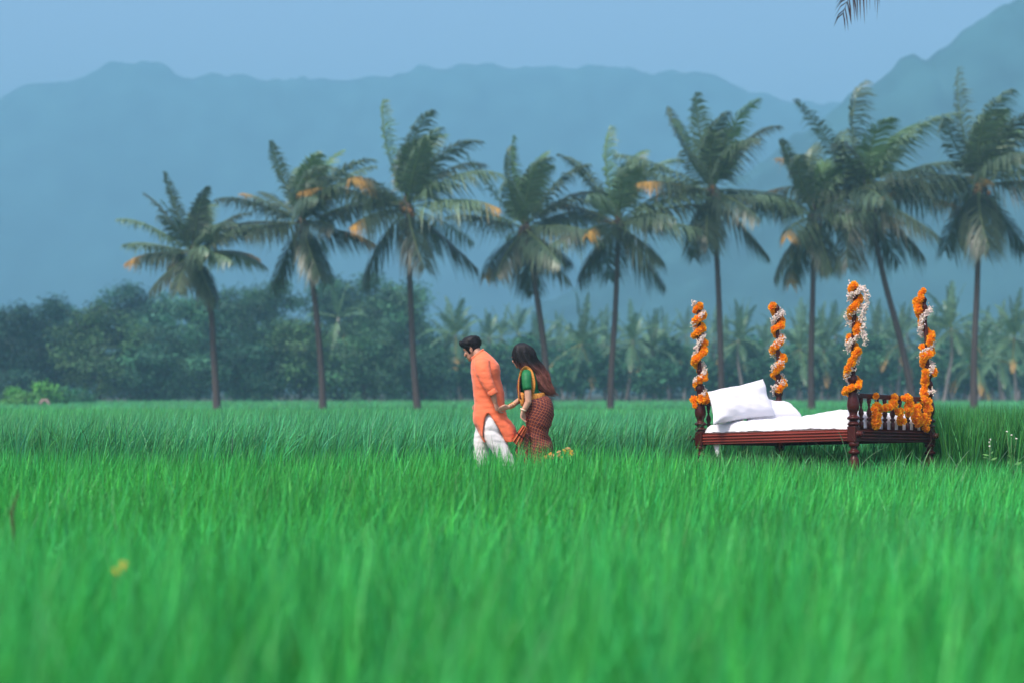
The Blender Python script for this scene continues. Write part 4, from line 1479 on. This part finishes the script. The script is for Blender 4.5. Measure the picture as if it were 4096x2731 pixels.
mbh = hair_cap(HM, low_m, lambda t, z: .010 + .013 * max(0, math.cos(t)) ** 2 * min(1, max(0, (z - .15) / .05)) + .012 * min(1, max(0, (z - .12) / .08)))
random.seed(12)
for k in range(620):
    t = random.uniform(0, 2 * math.pi)
    z = random.uniform(max(.10, low_m(t)), .232)
    zs = [r[0] for r in SKULL]
    f, b, hw = (np.interp(z, zs, [q[i] for q in SKULL]) for i in (1, 2, 3))
    c, a = (f + b) / 2, (f - b) / 2
    e = .016
    p = HM.w(c + (a + e) * math.cos(t), (hw + e) * math.sin(t), z + .01)
    front = max(0, math.cos(t))
    d = HM.M @ Vector(((.2 * math.cos(t) + .4 * front - .7), .35 * math.sin(t), .25 + .35 * front)).normalized()
    d = (d + Vector((random.gauss(0, .2), random.gauss(0, .2), random.gauss(0, .2)))).normalized()
    L_ = random.uniform(.014, .026) + .010 * front * (z > .17)
    mbh.tube([p - d * .008, p + d * L_ * .5, p + d * L_ + Vector((0, 0, -.004))], [.0045, .0035, .0006], 4)
for k in range(26):                                   # quiff over the forehead
    q = random.uniform(-.05, .05)
    p = HM.w(.070, q, .195 + random.uniform(0, .03))
    mbh.tube([p, p + HM.M @ Vector((.018, 0, .018)), p + HM.M @ Vector((.034, 0, .014 + random.uniform(-.012, .012))), p + HM.M @ Vector((.040, 0, -.004))], [.011, .011, .007, .001], 5)
mbh.build('hair', M_HAIR, man, off=MO)
mb = MB()
mb.tube([HM.w(.098, -.03, .058), HM.w(.108, -.012, .064), HM.w(.110, .012, .064), HM.w(.098, .03, .058)], [.002, .0045, .0045, .002], 5)
mb.build('moustache', M_HAIR, man, off=MO)

# kurta
mb = MB()
T = [ring((362, 408), (486, 312), .072), ring((356, 425), (535, 350), .115), ring((350, 470), (598, 408), .180), ring((349, 530), (645, 465), .212), ring((356, 590), (658, 540), .215),
     ring((366, 660), (658, 610), .205), ring((371, 730), (680, 690), .195), ring((377, 800), (697, 770), .19), ring((386, 870), (702, 850), .19), ring((378, 925), (710, 915), .195), ring((374, 972), (717, 972), .20)]
mb.loft(interp_rings(T, 5, ampl=.006, freq=15, seed=3, hold=True), cap=False)
mb.build('kurta', M_KURTA, man, off=MO)
kurta = [c for c in man.children if c.name.startswith('kurta')][0]

def flap(levels, front, n=26, seed=0, amp=.012):
    """half skirt hanging from the side slits: levels = (slit x, y, edge x, y, half width)"""
    rows = []
    for sx, sy, fx, fy, hw in levels:
        a, b = Zp(sx, sy), Zp(fx, fy)
        rows.append([Vector((a.x + (b.x - a.x) * max(0.0, math.sin(t)) ** .8, 16.5 - hw * math.cos(t), a.z + (b.z - a.z) * max(0.0, math.sin(t)) ** .8)) for t in [math.pi * k / n for k in range(n + 1)]])
    rows = interp_rings(rows, 5)
    outer, inner = [], []
    for i, r in enumerate(rows):
        s = i / len(rows)
        o_, q_ = [], []
        for k, p in enumerate(r):
            t = math.pi * k / n
            f = amp * s * (math.sin(5 * t + 3 * s + seed) + .6 * math.sin(9 * t + 1.3 + seed)) + .006 * noise.noise(p * 14)
            dirx = Vector(((-1 if front else 1) * math.sin(t), -math.cos(t), 0))
            o_.append(p + dirx * f)
            q_.append(p + dirx * (f - .004))
        outer.append(o_)
        inner.append(q_)
    mb = MB()
    n1 = n + 1
    V = [p for r in outer for p in r] + [p for r in inner for p in r]
    m = len(outer)
    B_ = m * n1
    Fq = []
    for i in range(m - 1):
        for k in range(n):
            q = (i * n1 + k, i * n1 + k + 1, (i + 1) * n1 + k + 1, (i + 1) * n1 + k)
            Fq.append(q)
            Fq.append(tuple(B_ + x for x in reversed(q)))
        for k in (0, n):
            Fq.append((i * n1 + k, (i + 1) * n1 + k, B_ + (i + 1) * n1 + k, B_ + i * n1 + k))
    for k in range(n):
        Fq.append(((m - 1) * n1 + k, (m - 1) * n1 + k + 1, B_ + (m - 1) * n1 + k + 1, B_ + (m - 1) * n1 + k))
    mb.add(V, Fq)
    return mb
flap([(538, 958, 372, 960, .203), (508, 1005, 371, 1030, .195), (492, 1065, 388, 1085, .185), (480, 1130, 420, 1138, .175), (475, 1190, 446, 1194, .165), (490, 1236, 470, 1238, .155), (506, 1270, 496, 1268, .15)],
     True).build('front_tail', M_KURTA, kurta, off=MO)
flap([(516, 958, 720, 958, .203), (556, 990, 735, 1008, .20), (598, 1055, 775, 1055, .20), (640, 1118, 810, 1108, .195), (676, 1188, 828, 1160, .19), (706, 1254, 822, 1212, .18), (728, 1268, 806, 1258, .17)],
     False, seed=2).build('back_tail', M_KURTA, kurta, off=MO)
# sleeves with rolled cuffs
mb = MB()
SL = [((470, 425, -.155), .088), ((470, 495, -.20), .093), ((500, 590, -.235), .078), ((540, 680, -.25), .063), ((572, 742, -.247), .054), ((580, 768, -.246), .053)]
rs = []
pts = [Zp(*p) for p, r in SL]
for i, (p, r) in enumerate(SL):
    t = (pts[min(i + 1, len(pts) - 1)] - pts[max(0, i - 1)]).normalized()
    a = Vector((0, 1, 0))
    a = (a - t * a.dot(t)).normalized()
    b = t.cross(a)
    rs.append([pts[i] + a * r * .85 * math.cos(2 * math.pi * k / 24) + b * r * math.sin(2 * math.pi * k / 24) for k in range(24)])
mb.loft(interp_rings(rs, 5, ampl=.006, freq=17, seed=8, slant=-.5), cap=True)
mb.build('sleeve', M_KURTA, kurta, off=MO)
mb = MB()
mb.tube([Zp(563, 728, -.248), Zp(570, 740, -.247), Zp(584, 768, -.246), Zp(588, 776, -.246)], [.053, .057, .058, .054], 20)
mb.build('rolled_cuff', M_KURTA, kurta, off=MO)
mb = MB()
mb.tube([Zp(450, 440, .15), Zp(440, 500, .20), Zp(425, 600, .235), Zp(438, 710, .24), Zp(432, 760, .235)], [.085, .085, .072, .06, .055], 18)
mb.build('sleeve', M_KURTA, kurta, off=MO)
mb = MB()                                  # stand collar and button placket
r0 = ring((360, 412), (486, 314), .074, n=30)
r1 = ring((350, 392), (478, 296), .068, n=30)
mb.loft([r0, [(a + b) / 2 + (a - sum(r0, Vector()) / 30).normalized() * .004 for a, b in zip(r0, r1)], r1, [p * .94 + (sum(r1, Vector()) / 30) * .06 for p in r1]], cap=False)
mb.build('collar', M_KURTA, kurta, off=MO)

# mundu: two wrapped legs
mb = MB()
LN = [ring((490, 880), (620, 880), .10, -.05), ring((482, 980), (636, 975), .112, -.062), ring((472, 1080), (650, 1080), .118, -.08), ring((472, 1180), (672, 1175), .11, -.085), ring((500, 1265), (718, 1255), .105, -.088),
      ring((555, 1345), (750, 1330), .10, -.09), ring((620, 1440), (790, 1425), .095, -.09), ring((670, 1540), (825, 1520), .09, -.09), ring((700, 1600), (830, 1590), .085, -.09)]
mb.loft(interp_rings(LN, 6, ampl=.009, freq=17, seed=1, slant=.35), cap=True)
LF = [ring((430, 900), (560, 900), .09, .06), ring((408, 1060), (545, 1060), .12, .08), ring((396, 1140), (535, 1150), .115, .085), ring((380, 1220), (530, 1240), .11, .088), ring((374, 1310), (530, 1320), .105, .09),
      ring((376, 1400), (535, 1400), .10, .09), ring((380, 1500), (525, 1500), .10, .09), ring((380, 1600), (510, 1600), .09, .09)]
mb.loft(interp_rings(LF, 6, ampl=.008, freq=17, seed=5, slant=-.2), cap=True)
mb.build('mundu', M_MUNDU, man, off=MO)

# ---------------- the woman
WO = Vector((Zp(1040, 0).x, 16.5, gz(Zp(1040, 0).x, 16.5)))
woman = tag(empty('person', WO), 'person in a maroon checked saree and green blouse with long loose brown-tipped hair', 'person', 'couple walking hand in hand')
HW = Head(Zp(888, 474, .03), A(40), A(20), .98, True)
mb = MB()
HW.add(mb)
mb.tube([HW.w(-.03, 0, .07), Zp(905, 480, .01), Zp(930, 560, 0)], [.048, .048, .06], 14)
mb.loft(interp_rings([ring((895, 520), (985, 500), .07), ring((880, 580), (1020, 560), .15), ring((868, 670), (1040, 640), .145), ring((882, 760), (1050, 740), .125), ring((890, 830), (1100, 800), .135),
                      ring((905, 930), (1190, 900), .165), ring((930, 1060), (1180, 1040), .16)], 2))
for y, fx in ((-.075, 1085), (.075, 1005)):
    ft = Zp(fx, 1640, y)
    mb.tube([Zp(1060, 1000, y), Zp(1040, 1180, y), Zp(1050, 1300, y), Zp((fx + 1055) / 2 + 10, 1480, y), ft + Vector((0, 0, .05))], [.09, .08, .055, .05, .035], 12)
    g = gz(ft.x, ft.y)
    mb.tube([Vector((ft.x + .05, ft.y, g + .04)), Vector((ft.x, ft.y, g + .045)), Vector((ft.x - .08, ft.y, g + .03)), Vector((ft.x - .15, ft.y, g + .018))], [.03, .036, .038, .026], 10, flat=[.03, .04, .026, .015], fdir=(0, 1, 0))
# near arm holds the pleats
mb.tube([Zp(935, 570, -.15), Zp(935, 660, -.185), Zp(943, 760, -.20), Zp(946, 850, -.205), Zp(918, 905, -.20), Zp(888, 950, -.19)], [.05, .045, .041, .039, .034, .023], 12)
hand(mb, Zp(888, 950, -.19), Zp(884, 1010, -.185), (.55, .8, -.1), (.8, -.35, -.2), (.5, .55, .6, .65), r=.0075, L=(.066, .073, .068, .055))
# far arm reaches forward to his hand
mb.tube([Zp(900, 560, .15), Zp(905, 670, .17), Zp(925, 790, .13), Zp(860, 832, .0), Zp(790, 880, -.13), Zp(733, 906, -.20)], [.05, .043, .038, .034, .029, .022], 12)
hand(mb, Zp(733, 906, -.20), Zp(668, 918, -.225), (.1, -.45, .8), (.0, .6, -.6), (.45, .5, .55, .6), r=.0075, L=(.066, .073, .068, .055), thumb=(.6, 1))
remesh(mb, 'body', M_SKINW, woman, WO, .0055, 3)
HW.face_parts(woman, WO, M_EYE, M_HAIR)

# hair mass blown back, black turning reddish brown
HRr = [((858, 238), (905, 236), .035), ((812, 268), (962, 268), .092), ((795, 315), (1003, 325), .112), ((798, 375), (1032, 392), .115), ((822, 445), (1068, 445), .112), ((862, 503), (1112, 492), .105),
       ((915, 548), (1152, 548), .10), ((958, 602), (1170, 606), .095), ((1004, 660), (1186, 660), .085), ((1052, 716), (1208, 706), .07), ((1105, 755), (1225, 742), .045), ((1165, 785), (1232, 770), .012)]
rs = interp_rings([ring(f, b, w, .015, 40, 2.1) for f, b, w in HRr], 5)
def hair_col(p):
    z = 1280 + 0
    zy = (HZ - (p.z - E) * F / 16.5 - 1280) * 2.61333
    k = min(1, max(0, (zy - 440) / 150 + .25 * noise.noise(p * 16)))
    return (1 + k * 21, 1 + k * 7.5, 1 + k * 4.2)
cols = []
for i, r in enumerate(rs):
    c = sum(r, Vector()) / len(r)
    for k in range(len(r)):
        t = k / len(r) * 2 * math.pi
        d = (r[k] - c).normalized()
        s = min(1, i / 10)
        r[k] = r[k] + d * (.006 * math.sin(t * 17 + i * .12) + .010 * s * noise.noise(Vector((t * 3.2, i * .06, 1))) + .006 * math.sin(t * 9 - i * .2)) * (.4 + s)
    cols += [hair_col(p) for p in r]
mb = MB()
mb.loft(rs, cols)
random.seed(21)
nr = len(rs)
for k in range(420):
    i0 = random.randint(0, 20)
    t = random.uniform(0, 40)
    i1 = random.randint(i0 + 16, nr + 4)
    pts = []
    drift = random.uniform(-.05, .05)
    for i in range(i0, i1, 4):
        ii_ = min(i, nr - 1)
        r = rs[ii_]
        kk = int(t + drift * (i - i0)) % 40
        c = sum(r, Vector()) / 40
        p = c + (r[kk] - c) * (1.02 + .02 * random.random())
        if i >= nr - 1:
            p = p + Vector((.012 * (i - nr + 2), 0, -.004 * (i - nr + 2) + .01 * math.sin(i)))
        pts.append(p)
    if len(pts) < 3:
        continue
    if random.random() < .45:
        pts[-1] += Vector((random.uniform(0, .05), random.uniform(-.02, .02), random.uniform(-.035, .02)))
    n_ = len(pts)
    rad = [.0032 * math.sin(math.pi * (.12 + .86 * j / (n_ - 1))) + .0006 for j in range(n_)]
    mb.tube(pts, rad, 4, [hair_col(p) for p in pts for _ in range(4)])
mb.build('hair', M_HAIR, woman, off=WO)

# blouse
mb = MB()
mb.loft(interp_rings([ring((888, 528), (990, 505), .09), ring((872, 575), (1022, 560), .155), ring((858, 640), (1042, 620), .158), ring((850, 690), (1050, 672), .152), ring((860, 735), (1056, 720), .142), ring((880, 790), (1072, 765), .138)],
                     4, ampl=.005, freq=16, seed=4), cap=False)
mb.build('blouse', M_BLOUSE, woman, off=WO)
blouse = [c for c in woman.children if c.name.startswith('blouse')][0]
for s in (-1, 1):
    mb = MB()
    x0 = 0 if s < 0 else -30
    mb.tube([Zp(932 + x0, 548, s * .125), Zp(930 + x0, 590, s * .16), Zp(931 + x0, 650, s * .182), Zp(937 + x0, 700, s * .19), Zp(940 + x0, 727, s * .193)], [.058, .060, .057, .053, .051], 18)
    mb.build('sleeve', M_BLOUSE, blouse, off=WO)

# saree skirt
sk = [ring((866, 835), (1122, 782), .155), ring((880, 870), (1170, 815), .172), ring((902, 920), (1206, 872), .19), ring((914, 980), (1218, 940), .20), ring((916, 1050), (1206, 1020), .197), ring((920, 1120), (1186, 1095), .19),
      ring((930, 1190), (1168, 1165), .178), ring((944, 1260), (1170, 1228), .172), ring((950, 1320), (1206, 1290), .18), ring((944, 1380), (1204, 1350), .178), ring((948, 1440), (1175, 1420), .165), ring((960, 1540), (1165, 1520), .155)]
mb = MB()
mb.loft(interp_rings(sk, 6, ampl=.017, freq=9, seed=2, slant=.5), cap=True, uscale=1.05)
saree = mb.build('saree', M_SAREE, woman, off=WO)
# lower pleats in front
mb = MB()
lp = [ring((905, 1180), (985, 1180), .10, -.05, wave=.05), ring((868, 1250), (975, 1250), .115, -.05, wave=.07), ring((826, 1320), (975, 1320), .125, -.05, wave=.08), ring((816, 1400), (985, 1400), .13, -.05, wave=.08), ring((830, 1500), (985, 1500), .12, -.05, wave=.06)]
mb.loft(interp_rings(lp, 4, ampl=.006, freq=12), cap=True, uscale=.7)
mb.build('lower_pleats', M_SAREE, saree, off=WO)
# lifted striped end
mb = MB()
rows = []
for i in range(13):
    s = i / 12
    a = Vector((0, 0, 0))
    top_a, top_b = Zp(892, 1085, -.20), Zp(940, 1120, -.19)
    bot_a, bot_b = Zp(770, 1238, -.17), Zp(852, 1325, -.21)
    p, q = top_a.lerp(bot_a, s), top_b.lerp(bot_b, s)
    r = []
    for k in range(17):
        u = k / 16
        r.append(p.lerp(q, u) + Vector((0, (.012 + .016 * s) * math.sin(u * 19), .0)) + Vector((0, -.02 * math.sin(math.pi * u), 0)))
    r2 = [x + Vector((.006, .03, -.006)) for x in reversed(r)]
    rows.append(r + r2)
mb.loft(rows, cap=True, uscale=.62)
mb.build('lifted_hem', M_PLEAT, saree, off=WO)
# golden waist border and shoulder drape
mb = MB()
mb.loft(interp_rings([ring((860, 786), (1108, 752), .158, n=32), ring((856, 815), (1120, 772), .168, n=32), ring((862, 846), (1126, 800), .17, n=32)], 4, ampl=.008, freq=14, seed=9), cap=False, uscale=1.0)
mb.build('waist_border', M_BORDER, saree, off=WO)
mb = MB()
pal = [(872, 840, -.155, 24), (858, 770, -.165, 14), (851, 700, -.168, 8), (852, 640, -.165, 7), (864, 575, -.155, 9), (888, 528, -.14, 16), (922, 508, -.13, 24), (950, 530, -.14, 28), (972, 585, -.155, 30), (988, 650, -.16, 27), (994, 710, -.158, 20), (988, 765, -.15, 14)]
rs = []
pts = [Zp(a, b, c) for a, b, c, w in pal]
for i, (a, b, c, w) in enumerate(pal):
    t = (pts[min(i + 1, len(pts) - 1)] - pts[max(i - 1, 0)]).normalized()
    wd = Vector((0, 1, 0)).cross(t).normalized()
    ww = wd * (w * S1 * 1.25) + Vector((0, .03 if i in (5, 6) else .012, 0))
    nn = t.cross(ww).normalized()
    rs.append([pts[i] + ww * math.cos(q) + nn * .006 * math.sin(q) * (1 + .5 * math.cos(3 * q)) for q in [2 * math.pi * k / 14 for k in range(14)]])
mb.loft(interp_rings(rs, 4), uscale=.16)
mb.build('shoulder_drape', M_BORDER, saree, off=WO)
mb = MB()                                     # dark drape edge seen in front of the chest, cloth bunch at the waist
mb.tube([Zp(884, 545, -.06), Zp(856, 620, -.10), Zp(848, 700, -.10), Zp(858, 780, -.11), Zp(872, 830, -.12)], [.012, .02, .024, .024, .02], 8, flat=.08, fdir=(1, 0, 0))
mb.build('front_drape', M_SAREE, saree, off=WO)
mb = MB()
mb.tube([Zp(884, 755, -.16), Zp(878, 800, -.17), Zp(884, 850, -.172), Zp(878, 890, -.165)], [.02, .028, .024, .012], 10, flat=.015, fdir=(1, 0, 0))
mb.build('waist_bunch', M_BORDER, saree, off=WO)
# bangles
for p, q, r, m in ((Zp(896, 930, -.192), Zp(884, 962, -.188), .031, 'cream'), (Zp(752, 898, -.185), Zp(733, 906, -.20), .029, 'g'), (Zp(772, 889, -.16), Zp(750, 898, -.185), .030, 'g'), (Zp(790, 880, -.13), Zp(770, 889, -.16), .031, 'g')):
    ax = (q - p).normalized()
    a = ax.orthogonal().normalized()
    b = ax.cross(a)
    mb = MB()
    mb.tube([p + (a * math.cos(2 * math.pi * k / 20) + b * math.sin(2 * math.pi * k / 20)) * r for k in range(21)], .0085 if m == 'cream' else .0038, 6)
    if m == 'cream':
        o = mb.build('bangle', mat('ivory bangle', (.75, .62, .45), .35), woman, off=WO)
        o['label'] = 'thick ivory bangle'
    else:
        mb.build('bangle', M_GOLD, woman, off=WO)

# ------------------------------------------------------------------ small plants by the path
M_YEL = mat('yellow petals', (.85, .42, .05), .6, attr=True, transl=.3)
M_GREENSTEM = mat('green stems', (.08, .20, .06), .6, attr=True, transl=.2)

def star_flower(mb, c, r, col, n=6, up=(0, 0, 1)):
    c = Vector(c)
    up = Vector(up).normalized()
    a = up.orthogonal().normalized()
    b = up.cross(a)
    for k in range(n):
        t = 2 * math.pi * k / n + random.uniform(-.2, .2)
        d = a * math.cos(t) + b * math.sin(t)
        s = up.cross(d)
        mb.add([c, c + d * r * .55 + s * r * .22 + up * r * .25, c + d * r + up * r * .1, c + d * r * .55 - s * r * .22 + up * r * .25], [(0, 1, 2, 3)], col)

def flower_plant(px, py, Y, label, heads, seed, scale=1.0, cat='flowering plant', mpet=None, r=.035):
    random.seed(seed)
    b = P(px, py, Y)
    g = gz(b.x, b.y)
    root = tag(empty('flowering_plant', (b.x, b.y, g)), label, cat)
    ms = MB()
    for (dx, dz, colr, rr) in heads:
        top = Vector((dx, random.uniform(-.08, .08), b.z - g + dz))
        ms.tube([(dx * .15, 0, -.03), (dx * .5, top.y * .5, top.z * .55), top], [.006, .005, .003], 5)
        for k in range(3):
            h = random.uniform(.15, .8)
            p = Vector((dx * h, top.y * h, top.z * h))
            d = Vector((random.gauss(0, 1), random.gauss(0, 1), .5)).normalized()
            s = d.orthogonal().normalized()
            L_ = random.uniform(.06, .12)
            ms.add([p, p + d * L_ * .5 + s * L_ * .2, p + d * L_, p + d * L_ * .5 - s * L_ * .2], [(0, 1, 2, 3)], (1.1, 1.3, 1))
        mh = MB()
        for k in range(3):
            star_flower(mh, (random.gauss(0, rr * .25), random.gauss(0, rr * .25), random.gauss(0, rr * .25)), rr, colr, 6, (random.gauss(0, .6), -.5, 1))
        o = mh.build('blossom', mpet or M_YEL, root, smooth=False)
        o.location = top
    ms.build('stem', M_GREENSTEM, root)
    return root

Or, Ye, Pk = (1.0, .75, 1.2), (1.0, 1.25, 1.0), (1.0, .95, 4.5)
flower_plant(2270, 1810, 16.2, 'cluster of yellow and peach blossoms in the grass behind the woman', [(0, .05, Pk, .03), (-.03, .02, Ye, .028), (.025, .025, Ye, .028), (.05, .01, Pk, .03), (.04, -.02, Ye, .03), (-.09, -.01, Pk, .032), (-.02, -.01, Ye, .028), (-.07, -.05, Ye, .026), (.01, -.03, Ye, .028)], 5)
flower_plant(2203, 1822, 16.1, 'orange blossom hanging at the hem of the maroon saree', [(0, .02, Or, .03), (.01, -.02, Pk, .04), (-.06, -.01, Or, .03)], 6)
flower_plant(473, 2285, 5.4, 'single out-of-focus yellow flower in the near rice at the left', [(0, 0, (.9, 1.15, .5), .022), (.01, .02, (.9, 1.15, .5), .02)], 7)
random.seed(9)
M_BROWN = mat('brown seed stalk', (.05, .02, .012), .8)
b = P(47, 2030, 7.6)
g = gz(b.x, b.y)
root = tag(empty('dead_stalk', (b.x, b.y, g)), 'dark brown dead seed stalk in the near rice at the left edge', 'plant')
mb = MB()
h = b.z - g
mb.tube([(0, 0, -.02), (.0, 0, h * .6), (.01, 0, h - .12), (.0, 0, h - .03), (.02, .0, h + .04), (.04, 0, h + .09)], [.004, .004, .008, .011, .006, .002], 7)
mb.build('stem', M_BROWN, root)
M_WHITEF = mat('small white florets', (.78, .78, .72), .7, attr=True)
flower_plant(3960, 1775, 16.3, 'weed with small white tufts and few leaves in dark grass right of the bed', [(0, .05, (1, 1, 1), .013), (-.03, -.02, (1, 1, 1), .013), (.01, .02, (1, 1, 1), .012)], 11, mpet=M_WHITEF)
flower_plant(4045, 1760, 16.4, 'leafy weed with white flower tips close to the right edge', [(0, .06, (1, 1, 1), .013), (.06, .02, (1, 1, 1), .013), (-.06, .10, (1, 1, 1), .012)], 12, mpet=M_WHITEF)

# loose grass on the bank around bed and path
rng = np.random.default_rng(55)
n = 5200
X = rng.uniform(-7.5, 7.5, n)
Y = rng.uniform(15.35, 17.3, n)
a_, b_ = bed_uv(X, Y)
X2, Y2 = 3.83 + rng.uniform(-2.3, .5, 1500) * .695 + rng.uniform(-.4, 1.8, 1500) * .719, 15.9 - rng.uniform(-2.3, .5, 1500) * .719 + rng.uniform(-.4, 1.8, 1500) * .695
X, Y = np.concatenate([X, X2]), np.concatenate([Y, Y2])
kk = rng.random(len(X)) < np.where(X > 4.4, .35, .85)
X, Y = X[kk], Y[kk]
n = len(X)
H = rng.uniform(.10, .34, n) * (1 + .3 * lown(X, Y, 1.5, 2))
Vb, Cb, q, t = blades(X, Y, ground(X, Y) - .01, H, .010 * rng.uniform(.7, 1.4, n), np.abs(rng.normal(.25, .2, n)), rng.uniform(0, 6.28, n), np.abs(rng.normal(.2, .35, n)).clip(0, .9), 3, rng, rng.normal(0, .12, n))
o = link('bank_grass', np_mesh('bank_grass', Vb, q + [t], np.clip(Cb, .1, 3), M_WEED))
tag(o, 'loose grass growing on the bank under the bed and around the path', 'grass', kind='stuff')
# long arching blades in front of the foot of the bed
n = 120
X = rng.uniform(3.7, 5.6, n)
Y = rng.uniform(15.3, 15.85, n)
H = rng.uniform(.30, .62, n)
Vb, Cb, q, t = blades(X, Y, ground(X, Y) - .02, H, .013 * rng.uniform(.7, 1.3, n), np.abs(rng.normal(.25, .2, n)), rng.choice([0.2, 2.9, 3.3, 6.0], n) + rng.normal(0, .4, n), np.abs(rng.normal(.45, .3, n)).clip(0, 1.0), 6, rng, rng.normal(.05, .1, n))
o = link('long_grass', np_mesh('long_grass', Vb, q + [t], np.clip(Cb * np.array([1.3, .95, 1.5]), .1, 3), M_WEED))
tag(o, 'long arching grass blades in front of the foot of the bed', 'grass', kind='stuff')
